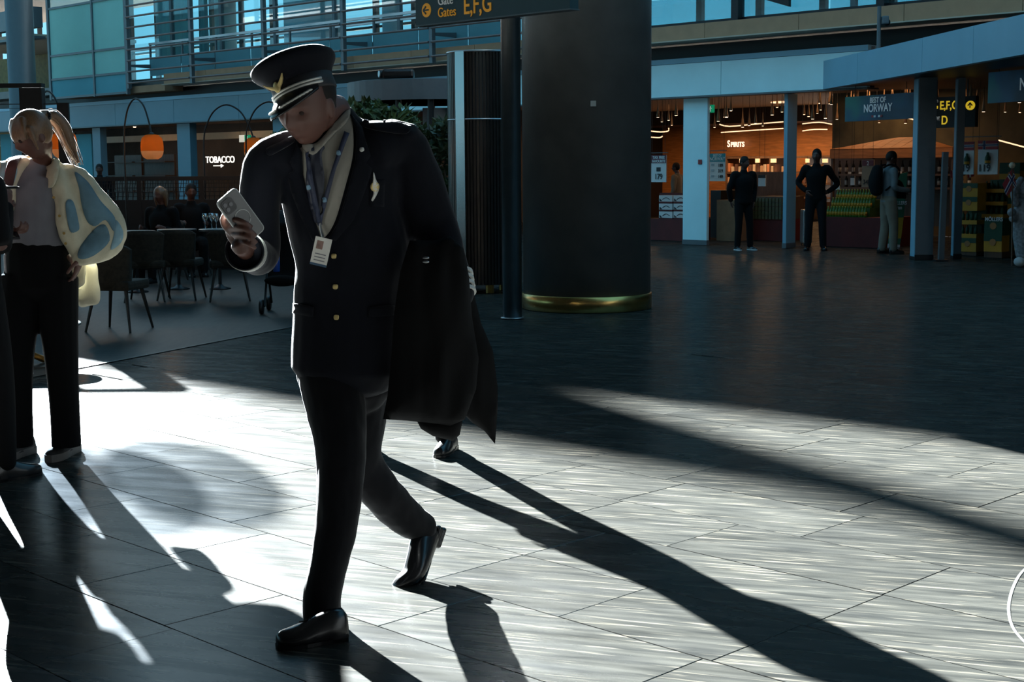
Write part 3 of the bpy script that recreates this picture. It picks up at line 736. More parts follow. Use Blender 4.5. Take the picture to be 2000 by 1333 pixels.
def head(mb, c, R, k=1.0, n=40, m=32):
    """sculpted head: brow, eye sockets, nose, lips, chin, ears. c = centre, local x right, y face, z up"""
    c = V(c); vs = []; fs = []
    def g(x, z, x0, z0, sx, sz): return math.exp(-((x - x0) / sx) ** 2 - ((z - z0) / sz) ** 2)
    for j in range(m + 1):
        th = math.pi * j / m
        for i in range(n):
            ph = 2 * math.pi * i / n
            x, y, z = math.sin(th) * math.cos(ph), math.sin(th) * math.sin(ph), math.cos(th)
            X, Y, Z = 0.076 * x, 0.097 * y, 0.118 * z
            if Z < 0:
                t = -Z / 0.118; X *= 1 - 0.38 * t ** 1.6; Y = Y * (1 - 0.10 * t) if Y > 0 else Y * (1 - 0.45 * t)
            if Y > 0:
                a = Y / 0.097
                Y -= 0.006 * a
                d = 0.024 * g(X, Z, 0, -0.022, 0.011, 0.022) + 0.010 * g(X, Z, 0, 0.002, 0.009, 0.02)
                d += 0.006 * g(X, Z, 0, 0.030, 0.05, 0.010) - 0.011 * (g(X, Z, 0.030, 0.010, 0.017, 0.012) + g(X, Z, -0.030, 0.010, 0.017, 0.012))
                d += 0.007 * g(X, Z, 0, -0.062, 0.022, 0.010) - 0.004 * g(X, Z, 0, -0.078, 0.02, 0.006) + 0.012 * g(X, Z, 0, -0.100, 0.026, 0.016)
                d += 0.004 * (g(X, Z, 0.045, -0.02, 0.02, 0.02) + g(X, Z, -0.045, -0.02, 0.02, 0.02))
                Y += d * min(1, a * 1.6)
            vs.append(c + R @ (V((X, Y, Z)) * k))
    for j in range(m):
        for i in range(n):
            q = (i + 1) % n; fs.append((j * n + i, j * n + q, (j + 1) * n + q, (j + 1) * n + i))
    mb.add(vs, fs)
    for s in (-1, 1): mb.ball(c + R @ (V((0.076 * s, -0.008, -0.012)) * k), (0.010 * k, 0.019 * k, 0.032 * k), 10, 8, R)

def finger(mb, pts, r):
    mb.limb([(p, rr, rr) for p, rr in zip(pts, [r * 1.08, r * 1.02, r * 0.96, r * 0.82])], hint=V((0.3, 0.2, 1)), sub=3, seg=8)
def hand(mb, wrist, dirv, palm, thumb, k=1.0, curl=0.5, spread=0.1):
    """palm, four unequal fingers curling towards `palm`, thumb leaving the side `thumb`"""
    w = V(wrist); d = V(dirv).normalized(); pn = V(palm); pn = (pn - d * pn.dot(d)).normalized(); s = d.cross(pn)
    if s.dot(V(thumb)) < 0: s = -s
    kn = w + d * 0.088 * k
    mb.limb([(w - d * 0.02 * k, 0.029 * k, 0.021 * k), (w + d * 0.02 * k, 0.034 * k, 0.020 * k), (w + d * 0.06 * k, 0.041 * k, 0.017 * k), (kn, 0.041 * k, 0.013 * k)], hint=s, sub=3, seg=14)
    for i, (o, L) in enumerate(((0.031, 0.074), (0.010, 0.083), (-0.011, 0.077), (-0.031, 0.060))):
        p = kn + s * o * k - d * (0.006 * k if i in (0, 3) else 0); dd = (d + s * o * spread * 20).normalized(); pts = [p - d * 0.012 * k, p]; a = curl * 0.35
        for seg_ in (0.45, 0.32, 0.23):
            v = dd * math.cos(a) + pn * math.sin(a); p = p + v * L * seg_ * k; pts.append(p); a += curl
        mb.limb([(q, r * k, r * k) for q, r in zip(pts, (0.0095, 0.0098, 0.0088, 0.0082, 0.0070))], hint=s, sub=2, seg=8)
    t0 = w + d * 0.022 * k + s * 0.030 * k; t1 = t0 + (d * 0.55 + s * 0.75 + pn * 0.25).normalized() * 0.040 * k; t2 = t1 + (d * 0.85 + s * 0.35 + pn * 0.35).normalized() * 0.032 * k; t3 = t2 + (d * 0.95 + pn * 0.3).normalized() * 0.026 * k
    mb.limb([(t0 - s * 0.012 * k, 0.014 * k), (t0, 0.0145 * k), (t1, 0.0115 * k), (t2, 0.0105 * k), (t3, 0.0085 * k)], hint=pn, sub=2, seg=8)

def shoe(parent, heel, toe, m, msole=None, up=V((0, 0, 1)), w=0.048, h=0.085, name='shoe', sole=0.022, sport=False):
    heel, toe = V(heel), V(toe); d = (toe - heel); L = d.length; d.normalize(); r = d.cross(up).normalized(); u = r.cross(d)
    prof = [(0.0, .62, .80), (.06, .82, 1.0), (.25, .80, 1.0), (.42, .86, .84), (.60, 1.0, .62), (.78, 1.0, .48), (.92, .74, .40), (.99, .34, .28)]
    mb = MB(); n = 16; vs = []; fs = []
    for t, ww, hh in prof:
        c = heel + d * (L * t)
        for i in range(n):
            a = 2 * math.pi * i / n; sx = math.copysign(abs(math.cos(a)) ** 0.75, math.cos(a)); sz = math.sin(a)
            z = sole * 0.8 + (h * hh * sz if sz > 0 else sole * 0.5 * sz)
            vs.append(c + r * (w * ww * sx * (1 if sz < 0.3 else 1 - 0.25 * (sz - 0.3))) + u * z)
    for k in range(len(prof) - 1):
        for i in range(n): j = (i + 1) % n; fs.append((k * n + i, k * n + j, (k + 1) * n + j, (k + 1) * n + i))
    fs += [tuple(reversed(range(n))), tuple(range((len(prof) - 1) * n, len(prof) * n))]
    mb.add(vs, fs); o = mb.build(name, m, parent, smooth=True)
    sb = MB(); ol = [(0, .5), (.02, .8), (.25, .84), (.42, .84), (.62, 1.03), (.8, 1.02), (.93, .74), (1.0, .30)]
    lo = [heel + d * L * t + r * w * k for t, k in ol] + [heel + d * L * t - r * w * k for t, k in reversed(ol)]
    sb.prism([p + u * 0.001 for p in lo], u * sole * (1.0 if sport else 0.55))
    if not sport: sb.prism([heel + d * L * t + r * w * k + u * 0.0005 for t, k in ((0, .5), (.02, .8), (.25, .84), (.25, -.84), (.02, -.8), (0, -.5))], u * sole)
    sb.build('sole', msole or m, o); return o

def stand_joints(loc, yaw, H=1.75, lean=0.0, arms=None, feet=None, headdir=None, bend=0.0):
    """joint positions of a standing figure; yaw 0 faces +Y"""
    k = H / 1.75; R = Matrix.Rotation(yaw, 3, 'Z'); o = V(loc)
    def q(x, y, z): return o + R @ (V((x, y, z)) * k)
    J = dict(k=k, R=R, o=o, fwd=R @ V((0, 1, 0)), right=R @ V((1, 0, 0)))
    b = bend
    J['pelvis'] = q(0, 0, 0.95); J['waist'] = q(0, 0.01, 1.08); J['chest'] = q(0, 0.02 + b * .5, 1.28); J['neck'] = q(0, 0.0 + b, 1.47); J['head'] = q(0, 0.035 + b * 1.3, 1.625)
    J['headdir'] = R @ V(headdir or (0, 1, -0.1))
    for s, n in ((1, 'R'), (-1, 'L')):
        J['sh' + n] = q(0.185 * s, 0 + b * .8, 1.41)
        e, w = (arms or {}).get(n, ((0.25, -0.02, 1.12), (0.25, 0.08, 0.88)))
        J['el' + n] = q(e[0] * s, e[1], e[2]); J['wr' + n] = q(w[0] * s, w[1], w[2])
        J['hip' + n] = q(0.09 * s, 0, 0.90)
        f = (feet or {}).get(n, (0.11, 0.0)); J['an' + n] = q(f[0] * s, f[1], 0.085); J['toe' + n] = q(f[0] * s * 1.25, f[1] + 0.19, 0); J['heel' + n] = q(f[0] * s, f[1] - 0.075, 0)
        J['kn' + n] = (J['hip' + n] + J['an' + n]) / 2 + J['fwd'] * 0.02 * k + R @ V((0, (f[1] if f[1] > 0 else -f[1] * .3) * 0.15, 0))
    return J

def dress(root, J, top, trou, hairm, shoem, voxel=0.012, solem=None, bulk=1.0, legw=1.0, hair=True, hands=True, sport=False, short=0.0, hairlen=0.0):
    k = J['k']; r = J['right']; f = J['fwd']; up = V((0, 0, 1))
    b = MB(); HR = head_frame(J['headdir']); head(b, J['head'], HR, k * 1.0, 28, 22)
    b.limb([(J['neck'] - up * .04 * k, .058 * k), (J['neck'] + up * .03 * k, .054 * k), (J['head'] - up * .05 * k - f * .01 * k, .054 * k)])
    b.limb([(J['pelvis'], .12 * k, .09 * k), (J['chest'], .13 * k, .09 * k), (J['neck'] - up * .05 * k, .09 * k, .06 * k)], hint=r)
    for n in 'RL':
        b.limb([(J['sh' + n], .045 * k), (J['el' + n], .036 * k), (J['wr' + n], .026 * k)])
        b.limb([(J['hip' + n], .07 * k), (J['kn' + n], .045 * k), (J['an' + n], .035 * k)])
        d = (J['wr' + n] - J['el' + n]).normalized(); s = 1 if n == 'R' else -1
        if hands: hand(b, J['wr' + n] + d * 0.005, d, J.get('palm' + n, -r * s), J.get('thumb' + n, f), k * .95, 0.45)
    b.solid('body', M_skin, root, voxel * 0.6, 2)
    t = MB()
    pel, wa, ch, ne = J['pelvis'], J['waist'], J['chest'], J['neck']
    t.limb([(pel - up * .06 * k, .165 * k * bulk, .125 * k * bulk), (wa, .155 * k * bulk, .118 * k * bulk), (ch, .178 * k * bulk, .128 * k * bulk), (ne - up * .09 * k, .165 * k, .098 * k), (ne - up * .02 * k, .075 * k, .068 * k), (ne + up * .012 * k, .066 * k, .064 * k)], hint=r, seg=20)
    for n in 'RL':
        e = J['wr' + n].lerp(J['el' + n], 0.04 + short)
        t.limb([(ch.lerp(J['sh' + n], 0.6), .075 * k), (J['sh' + n], .070 * k * bulk), (J['sh' + n].lerp(J['el' + n], .5), .060 * k * bulk), (J['el' + n], .053 * k * bulk), (e, .041 * k * bulk)], hint=f)
    t.solid('top', top, root, voxel, 3)
    p = MB()
    p.limb([(pel + up * .06 * k, .150 * k, .112 * k), (pel - up * .02 * k, .168 * k, .125 * k), (pel - up * .10 * k, .150 * k, .11 * k)], hint=r)
    for n in 'RL':
        p.limb([(J['hip' + n] + up * .02 * k, .092 * k * legw), (J['hip' + n].lerp(J['kn' + n], .5), .086 * k * legw), (J['kn' + n], .070 * k * legw), (J['kn' + n].lerp(J['an' + n], .5), .066 * k * legw), (J['an' + n] - up * .01 * k, .058 * k * legw)], hint=r)
    p.solid('trousers', trou, root, voxel, 3)
    for n in 'RL': shoe(root, J['heel' + n], J['toe' + n], shoem, solem, w=.046 * k, h=.095 * k, sport=sport)
    if hair:
        h = MB(); c = J['head'] + HR @ (V((0, -.012, .022)) * k)
        h.ball(c, (.083 * k, .098 * k, .106 * k), 16, 12, HR)
        if hairlen:
            h.limb([(c + HR @ (V((0, -.06, .03)) * k), .075 * k, .05 * k), (c + HR @ (V((0, -.075, -.06)) * k), .075 * k, .045 * k), (c + HR @ (V((0, -.07, -.06 - hairlen)) * k), .05 * k, .03 * k)], hint=r)
            for s in (-1, 1): h.limb([(c + HR @ (V((.06 * s, 0, .04)) * k), .03 * k), (c + HR @ (V((.078 * s, .0, -.06)) * k), .028 * k), (c + HR @ (V((.07 * s, -.01, -.05 - hairlen)) * k), .02 * k)])
        h.solid('hair', hairm, root, voxel * .6, 1)

# ------------------------------------------------------------------ the pilot
def build_pilot():
    root = thing('person', 'pilot in navy uniform and peaked cap striding while looking at a phone', 'person', tuple(G(655, 1200)))
    Zv = V((0, 0, 1))
    pR = P(532, 305, 4.55); pL = P(792, 268, 4.66); right_body = (pL - pR).normalized()      # image-left to image-right
    Hc = P(596, 203, 4.48); hd = V((-0.38, -0.80, -0.46)); HR = head_frame(hd, math.radians(-6))
    ca_ = V((-.93, -.12, -.35)).normalized(); cb3 = V((-.1, -1, .10)); cb3 = (cb3 - ca_ * cb3.dot(ca_)).normalized(); CU = ca_.cross(cb3); CF_ = (ca_ * .66 + cb3 * .75).normalized(); CRt = CF_.cross(CU)
    KR = Matrix((CRt, CF_, CU)).transposed(); KC = P(592, 168, 4.475)
    wr = P(476, 486, 4.23); elR = P(507, 500, 4.56)
    elL = P(862, 425, 4.76); wrL = P(893, 560, 4.66)
    hipF = P(640, 700, 4.70); knF = P(664, 905, 4.58); anF = P(630, 1190, 4.56)
    hipB = P(702, 700, 4.82); knB = P(700, 880, 4.88); anB = P(822, 1035, 5.13)
    # --- body (skin)
    b = MB(); head(b, Hc, HR, 1.08, 44, 36)
    nk = P(650, 232, 4.62)
    b.limb([(nk - Zv * .05, .064), (nk + Zv * .02, .060), (Hc + HR @ V((0, -.035, -.06)), .058), (Hc + HR @ V((0, -.03, 0)), .055)])
    b.limb([(P(672, 640, 4.74), .13, .09), (P(665, 400, 4.66), .14, .09), (nk - Zv * .08, .09, .06)], hint=right_body)
    b.limb([(pR, .045), (elR, .036), (wr, .027), (P(470, 478, 4.19), .030)]); b.limb([(pL, .045), (elL, .036), (wrL, .027)])
    b.limb([(hipF, .06), (knF, .04), (anF, .03)]); b.limb([(hipB, .06), (knB, .035), (P(770, 985, 5.03), .03), (anB, .03)])
    # phone hand: palm under the phone, fingers laid across its back, thumb up its left edge
    pD = 4.185
    b.limb([(P(480, 492, 4.25), .025, .021), (P(471, 474, 4.23), .028, .018), (P(461, 456, 4.222), .030, .014), (P(453, 443, 4.215), .024, .012)], hint=V((1, 0, .6)), sub=3)
    for pts, r in (([(446, 432), (460, 429), (477, 434), (491, 443)], .0080), ([(450, 446), (466, 444), (484, 449), (499, 459)], .0082), ([(456, 459), (471, 459), (487, 464), (501, 473)], .0078), ([(463, 471), (476, 474), (489, 479), (499, 485)], .0070)):
        finger(b, [P(x, y, (4.19, 4.158, 4.150, 4.160)[i]) for i, (x, y) in enumerate(pts)], r)
    b.limb([(P(456, 456, 4.205), .014), (P(441, 441, 4.20), .013), (P(437, 428, 4.205), .0115), (P(443, 416, 4.215), .0095)], hint=V((1, 0, 0)), sub=3, seg=8)
    hand(b, wrL, (wrL - elL).normalized() + V((-.1, -.2, -.2)), V((-1, .2, 0)), V((0, -1, 0)), 1.0, 0.8)
    b.solid('body', M_skin, root, 0.0042, 2, 0.35)
    for s in (-1, 1): MB().ball(Hc + HR @ V((.033 * s, .0765, .010)), .0090, 10, 8).build('eye', M_eye, root, smooth=True)
    # --- hair
    h = MB(); h.ball(Hc + HR @ V((0, -.026, .020)), (.086, .092, .092), 20, 14, HR); h.ball(Hc + HR @ V((0, -.058, -.025)), (.068, .05, .05), 16, 10, HR)
    h.solid('hair', M_hair_d, root, 0.006, 1)
    # --- jacket
    j = MB()
    sec = [(680, 722, 4.73, .188, .150), (684, 640, 4.73, .188, .142), (688, 560, 4.72, .188, .132), (690, 500, 4.70, .190, .130), (670, 410, 4.67, .186, .135), (664, 330, 4.64, .205, .128), (660, 285, 4.63, .185, .108), (654, 248, 4.63, .110, .084), (652, 232, 4.63, .078, .074)]
    j.limb([(P(x, y, D), a, bb) for x, y, D, a, bb in sec], hint=right_body, seg=26)
    j.limb([(P(600, 300, 4.58), .085), (P(527, 312, 4.55), .066, .07), (P(512, 350, 4.54), .066, .068), (P(508, 420, 4.55), .062), (P(510, 498, 4.55), .058), (P(492, 497, 4.42), .054), (P(478, 491, 4.26), .053)], hint=V((1, 0, 0)), seg=18, cap='flat')
    j.limb([(P(730, 290, 4.62), .085), (P(790, 280, 4.66), .066, .07), (P(806, 330, 4.70), .082, .075), (P(828, 400, 4.74), .086, .075), (P(850, 450, 4.75), .080, .07), (P(880, 520, 4.70), .057), (P(897, 580, 4.65), .052)], hint=V((1, 0, 0)), seg=18)
    j.ball(P(787, 266, 4.65), (.060, .07, .032), 14, 10)
    jk = wrinkle(j.solid('jacket', M_navy, root, 0.008, 3), .004, 9, 5, 3)
    # --- trousers
    t = MB()
    t.limb([(P(672, 640, 4.74), .155, .12), (P(674, 710, 4.76), .168, .13), (P(680, 770, 4.77), .150, .115)], hint=right_body)
    t.limb([(P(636, 715, 4.70), .092), (P(655, 790, 4.65), .098, .1), (P(666, 870, 4.60), .084, .09), (P(662, 960, 4.57), .074, .08), (P(655, 1040, 4.56), .068, .072), (P(640, 1110, 4.56), .062, .068), (P(629, 1170, 4.555), .061, .070), (P(630, 1218, 4.545), .061, .078), (P(632, 1232, 4.54), .060, .080)], hint=right_body, seg=18)
    t.limb([(P(700, 715, 4.80), .092), (P(700, 800, 4.85), .098), (P(697, 880, 4.88), .086), (P(724, 935, 4.93), .074), (P(765, 985, 5.02), .070), (P(800, 1016, 5.10), .062, .066), (P(826, 1035, 5.15), .058, .06)], hint=V((0.6, -.3, 0.6)), seg=18)
    tr = wrinkle(t.solid('trousers', M_trou, root, 0.008, 3), .006, 10, 7, 8)
    # --- shoes
    hl = G(664, 1247); toe = G(540, 1266)
    shoe(root, hl + V((.02, .0, 0)), toe, M_leather, w=.049, h=.082)
    for q_ in (.36, .44, .52): MB().cyl(hl.lerp(toe, q_) + V((-.022, -.01, .082 - .055 * (q_ - .3))), hl.lerp(toe, q_) + V((.022, .01, .082 - .055 * (q_ - .3))), .0028, n=6).build('lace', M_leather, root)
    sh = MB()   # rear shoe rolling off the toe
    path = [(P(770, 1147, 5.0), .022, .014), (P(785, 1137, 5.0), .040, .026), (P(806, 1122, 5.02), .048, .036), (P(818, 1092, 5.06), .044, .046), (P(828, 1058, 5.12), .039, .056), (P(838, 1040, 5.15), .034, .052)]
    sh.limb(path, hint=V((.55, -.75, .1)), sub=4, seg=16)
    ro = sh.solid('shoe', M_leather, root, 0.006, 2)
    so = MB()
    pts = [P(772, 1152, 5.0), P(798, 1148, 5.02), P(816, 1133, 5.035), P(828, 1104, 5.085), P(838, 1066, 5.15)]
    so.loft(pts, [(.022, .008), (.044, .010), (.046, .012), (.036, .014), (.033, .014)], V((.55, -.75, .1)), seg=12)
    so.solid('sole', M_leather, ro, 0.005, 1)
    hb = MB(); hb.limb([(P(840, 1072, 5.155), .030, .016), (P(852, 1032, 5.19), .032, .018)], hint=V((.55, -.75, .1)), sub=2); hb.limb([(P(851, 1068, 5.175), .030, .012), (P(862, 1034, 5.205), .031, .012)], hint=V((.55, -.75, .1)), sub=2)
    hb.solid('heel', M_leather, ro, 0.005, 1)
    # --- shirt, tie, lapels, badges laid on the jacket
    bv = bvh_of([jk])
    shirt = applique('shirt', [(588, 288), (612, 292), (645, 262), (668, 236), (684, 228), (690, 262), (688, 310), (672, 372), (655, 430), (636, 462), (622, 455), (606, 400), (594, 350), (584, 310)], bv, M_shirt, root, 0.002, 0.003, 8)
    bs = bvh_of([jk, shirt])
    applique('collar', [(590, 284), (602, 300), (618, 300), (648, 268), (676, 240), (682, 222), (676, 218), (650, 246), (620, 280)], bs, M_shirt, root, 0.006, 0.008, 6)
    tie = applique('tie', [(600, 290), (618, 284), (634, 288), (628, 304), (634, 350), (628, 400), (618, 436), (606, 400), (598, 350), (604, 304)], bs, M_tie, root, 0.004, 0.008, 7)
    lapL = applique('lapel', [(580, 282), (590, 298), (592, 340), (606, 400), (626, 462), (612, 470), (588, 420), (570, 372), (562, 340), (574, 332), (566, 318)], bv, M_navy, root, 0.004, 0.007, 8, curved=False)
    lapR = applique('lapel', [(684, 224), (696, 262), (694, 312), (678, 376), (660, 436), (640, 468), (656, 470), (690, 430), (712, 372), (726, 330), (714, 318), (724, 304), (706, 250)], bv, M_navy, root, 0.004, 0.007, 8, curved=False)
    bj = bvh_of([jk, lapL, lapR])
    applique('lapel_pin', [(703, 289), (709, 288), (711, 294), (706, 297), (702, 294)], bj, M_silver, root, 0.002, 0.003, 3)
    wing = applique('wing_badge', [(729, 336), (734, 352), (740, 364), (736, 378), (728, 392), (725, 390), (729, 376), (727, 362), (728, 350)], bj, M_silver, root, 0.003, 0.004, 3)
    applique('wing_centre', [(724, 360), (730, 355), (738, 358), (740, 366), (735, 374), (727, 373), (723, 367)], bj, M_gold, root, 0.002, 0.005, 3)
    for x, y in ((652, 500), (655, 560), (657, 620)):
        applique('button', [(x - 4, y - 4), (x + 4, y - 4), (x + 5, y + 1), (x + 3, y + 5), (x - 4, y + 4)], bj, M_gold, root, 0.002, 0.004, 3)
    applique('pocket_flap', [(575, 592), (612, 600), (612, 620), (574, 612)], bj, M_navy, root, 0.003, 0.006, 7, curved=False)
    applique('pocket_flap', [(720, 600), (770, 596), (772, 616), (720, 620)], bj, M_navy, root, 0.003, 0.006, 7, curved=False)
    applique('pocket', [(722, 352), (752, 352), (750, 404), (722, 404)], bj, M_navy, root, 0.0005, 0.002, 8, curved=False)
    # epaulette and sleeve rings
    for pth in (((705, 240), (722, 234), (790, 244), (802, 252), (786, 262), (720, 252)), ((520, 292), (545, 280), (570, 268), (574, 278), (548, 294), (526, 304))):
        applique('epaulette', list(pth), bj, M_navy, root, 0.004, 0.006, 7)
    ax = (P(897, 580, 4.65) - P(884, 520, 4.70)).normalized()
    for i in range(4):
        c = P(884, 520, 4.70).lerp(P(897, 580, 4.65), 0.32 + 0.19 * i); a, e = frame(ax, V((1, 0, 0))); rr = .0575 - .001 * i
        ring = MB(); n = 32; vs = []; fs = []
        for q in range(n):
            d = a * math.cos(2 * math.pi * q / n) + e * math.sin(2 * math.pi * q / n)
            vs += [c + d * (rr + .003) - ax * .0055, c + d * (rr + .003) + ax * .0055, c + d * (rr - .006) + ax * .0055, c + d * (rr - .006) - ax * .0055]
        for q in range(n):
            o0, o1 = 4 * q, 4 * ((q + 1) % n)
            for m_ in range(4): fs.append((o0 + m_, o0 + (m_ + 1) % 4, o1 + (m_ + 1) % 4, o1 + m_))
        ring.add(vs, fs).build('sleeve_stripe', M_silver, root, smooth=False)
    # near cuff with its rings, open towards the camera
    c0_ = P(478, 491, 4.25); ax2 = (P(478, 491, 4.25) - P(492, 497, 4.42)).normalized(); a, e = frame(ax2, V((1, 0, 0)))
    cf = MB(); n = 36; vs = []; fs = []
    for kk, (o, rr) in enumerate(((-.10, .055), (-.02, .056), (.012, .056), (.014, .053), (-.05, .048))):
        vs += [c0_ + ax2 * o + (a * math.cos(2 * math.pi * q / n) + e * math.sin(2 * math.pi * q / n)) * rr for q in range(n)]
    for kk in range(4):
        for q in range(n): fs.append((kk * n + q, kk * n + (q + 1) % n, (kk + 1) * n + (q + 1) % n, (kk + 1) * n + q))
    cf.add(vs, fs).build('cuff', M_navy, root, smooth=True)
    for i in range(3):
        c = c0_ - ax2 * (.012 + .022 * i); rg = MB(); vs = []; fs = []
        for q in range(n):
            d = a * math.cos(2 * math.pi * q / n) + e * math.sin(2 * math.pi * q / n)
            vs += [c + d * .0585 - ax2 * .006, c + d * .0585 + ax2 * .006, c + d * .052 + ax2 * .006, c + d * .052 - ax2 * .006]
        for q in range(n):
            o0, o1 = 4 * q, 4 * ((q + 1) % n)
            for m_ in range(4): fs.append((o0 + m_, o0 + (m_ + 1) % 4, o1 + (m_ + 1) % 4, o1 + m_))
        rg.add(vs, fs).build('sleeve_stripe', M_silver, root)
    # watch
    MB().ball(wrL.lerp(elL, -.02) + V((.03, -.01, .0)), (.012, .018, .018), 12, 8).build('watch', M_steel, root, smooth=True)
    # --- peaked cap
    def kp(x, y, z): return KC + KR @ V((x, y, z))
    def ring_pts(z, rx, ry, oy=0.0, lift=0.0, n=44): return [kp(rx * math.cos(2 * math.pi * i / n), oy + ry * math.sin(2 * math.pi * i / n), z + lift * math.sin(2 * math.pi * i / n)) for i in range(n)]
    def stack(rs):
        n = len(rs[0]); vs = [p for r in rs for p in r]; fs = [(k * n + i, k * n + (i + 1) % n, (k + 1) * n + (i + 1) % n, (k + 1) * n + i) for k in range(len(rs) - 1) for i in range(n)]
        fs += [tuple(reversed(range(n))), tuple(range((len(rs) - 1) * n, len(rs) * n))]; return MB().add(vs, fs)
    cr = stack([ring_pts(.010, .086, .104), ring_pts(.030, .100, .116, .004, .004), ring_pts(.050, .120, .132, .006, .006), ring_pts(.062, .126, .138, .008, .008), ring_pts(.074, .125, .137, .008, .008), ring_pts(.088, .108, .118, .006, .006), ring_pts(.098, .070, .076, .0, .004), ring_pts(.101, .02, .02, 0, 0)])
    cap = cr.build('cap', M_navy, root, smooth=True)
    stack([ring_pts(-.034, .085, .103), ring_pts(-.030, .088, .106), ring_pts(.014, .088, .106), ring_pts(.018, .084, .102)]).build('cap_band', mat('cap_band_black', (0.006, 0.006, 0.008), 0.6), cap, smooth=True)
    nv = 24; vs = []; fs = []; m3 = 4
    def vis(a, t_):
        sa_, ca2 = math.sin(a), math.cos(a); w_ = max(0, sa_) ** .8; e_ = .050 * w_ * t_
        return kp(ca2 * (.087 + e_ * .3), sa_ * .105 + e_, -.026 - (.062 * t_ ** 1.15) * w_)
    for i in range(nv + 1):
        for t_ in (0, .35, .7, 1): vs.append(vis(math.radians(14 + 152 * i / nv), t_))
    for i in range(nv):
        for t_ in range(m3 - 1): fs.append((i * m3 + t_, (i + 1) * m3 + t_, (i + 1) * m3 + t_ + 1, i * m3 + t_ + 1))
    vm = MB().add(vs, fs); off = KR @ V((0, .002, .005)); k0 = len(vm.v); vm.v += [p + off for p in vm.v]; vm.f += [[q + k0 for q in reversed(f)] for f in fs]
    for i in range(nv): vm.f += [[i * m3 + m3 - 1, (i + 1) * m3 + m3 - 1, (i + 1) * m3 + m3 - 1 + k0, i * m3 + m3 - 1 + k0]]
    vm.build('visor', M_leather, cap, smooth=True)
    for z_ in (-.022, -.012):
        MB().tube([kp(.090 * math.cos(math.radians(d)), .109 * math.sin(math.radians(d)), z_) for d in range(5, 180, 7)], .0045, 6).build('braid', M_silver, cap, smooth=True)
    for i in range(9):
        for s in (-1, 1):
            a = math.radians(90 + s * (10 + i * 6.5)); q = vis(a, .72) + KR @ V((0, .006, .005)); MB().ball(q, (.0105, .005, .0035), 8, 6, KR @ Matrix.Rotation(a + math.pi / 2, 3, 'Z')).build('oak_leaf', M_silver, cap, smooth=True)
    bdg = MB()
    for s in (-1, 1): bdg.prism([kp(s * x, .110 - x * x * 2.5 + max(0, z) * .35, z) for x, z in ((.006, .006), (.034, .022), (.044, .030), (.036, .016), (.024, .005), (.008, -.004))], KR @ V((0, .005, 0)))
    bdg.ball(kp(0, .113, .004), (.014, .005, .017), 12, 8, KR); bdg.build('cap_badge', M_gold, cap, smooth=False)
    return root, jk, bv, Hc, HR
pilot, pjk, pbv, pHc, pHR = build_pilot()

# lanyard with identity card (hangs on the pilot)
lan = thing('identity_card', 'white identity card on a navy lanyard hanging on the pilot', 'identity card', tuple(P(626, 495, 4.5)))
bl = bvh_of([pjk] + [o for o in pilot.children if o.name.split('.')[0] in ('shirt', 'tie', 'lapel', 'collar')])
M_lan = mat('lanyard_navy', (0.008, 0.014, 0.04), 0.6, var=0.1)
for pth in ([(672, 258), (682, 262), (656, 330), (632, 420), (628, 440), (621, 436), (628, 400), (648, 330)], [(596, 300), (603, 296), (612, 350), (622, 400), (630, 438), (622, 440), (612, 400), (602, 350)]):
    applique('strap', pth, bl, M_lan, lan, 0.010, 0.003, 7, curved=False)
for x, y in ((604, 366), (634, 390), (661, 300)): applique('printed_mark', [(x - 4, y - 4), (x + 2, y - 5), (x + 4, y + 3), (x - 3, y + 4)], bl, mat('lanyard_print', (0.12, 0.22, 0.30), 0.6), lan, 0.013, 0.002, 3)
ck = P(627, 492, 4.50); cu_ = (P(632, 462, 4.50) - P(619, 521, 4.50)).normalized(); cr_ = (P(646, 470, 4.50) - P(617, 462, 4.50)).normalized(); cr_ = (cr_ - cu_ * cr_.dot(cu_)).normalized(); cnn = cr_.cross(cu_)
RC = Matrix((cr_, cnn, cu_)).transposed()
MB().box(ck, (.052, .003, .088), R=RC).build('card', mat('card_white', (0.62, 0.60, 0.55), 0.4), lan, bevel=.001)
face = -cnn if cnn.y > 0 else cnn
MB().box(ck + cu_ * .020 - cr_ * .008 + face * .0022, (.020, .001, .026), R=RC).build('portrait', mat('card_photo', (0.18, 0.10, 0.08), 0.5, var=0.4, vscale=60), lan)
for i in range(3): MB().box(ck - cu_ * (.008 + .010 * i) + face * .0022, (.034, .001, .003), R=RC).build('print_line', mat('card_ink', (0.15, 0.15, 0.16), 0.6), lan)
MB().box(ck - cu_ * .041 + face * .001, (.052, .003, .007), R=RC).build('blue_edge', mat('card_blue', (0.03, 0.07, 0.12), 0.5), lan)
MB().tube([P(625, 436, 4.515), P(627, 450, 4.51), P(631, 463, 4.50)], .004, 6).build('clip', M_steel, lan)
# phone in the pilot's hand
pt, pbm = P(440, 381, 4.150), P(500, 463, 4.205); lu = (pt - pbm).normalized()
wv = P(459, 377, 4.185) - P(421, 385, 4.150); wv = (wv - lu * wv.dot(lu)).normalized(); pnm = wv.cross(lu); pnm = -pnm if pnm.y > 0 else pnm
RPh = Matrix((wv, -pnm, lu)).transposed(); pcn = (pt + pbm) / 2
ph = thing('mobile_phone', 'pale grey mobile phone in a clear case held by the pilot', 'phone', tuple(pcn))
def rrect(c, w, h, r, t, nrm=None):
    pts = []
    for sx, sy, a0 in ((1, 1, 0), (-1, 1, 90), (-1, -1, 180), (1, -1, 270)):
        for k in range(6): a = math.radians(a0 + 18 * k); pts.append(c + wv * (sx * (w / 2 - r) + r * math.cos(a)) + lu * (sy * (h / 2 - r) + r * math.sin(a)) - pnm * t / 2)
    return MB().prism(pts, pnm * t)
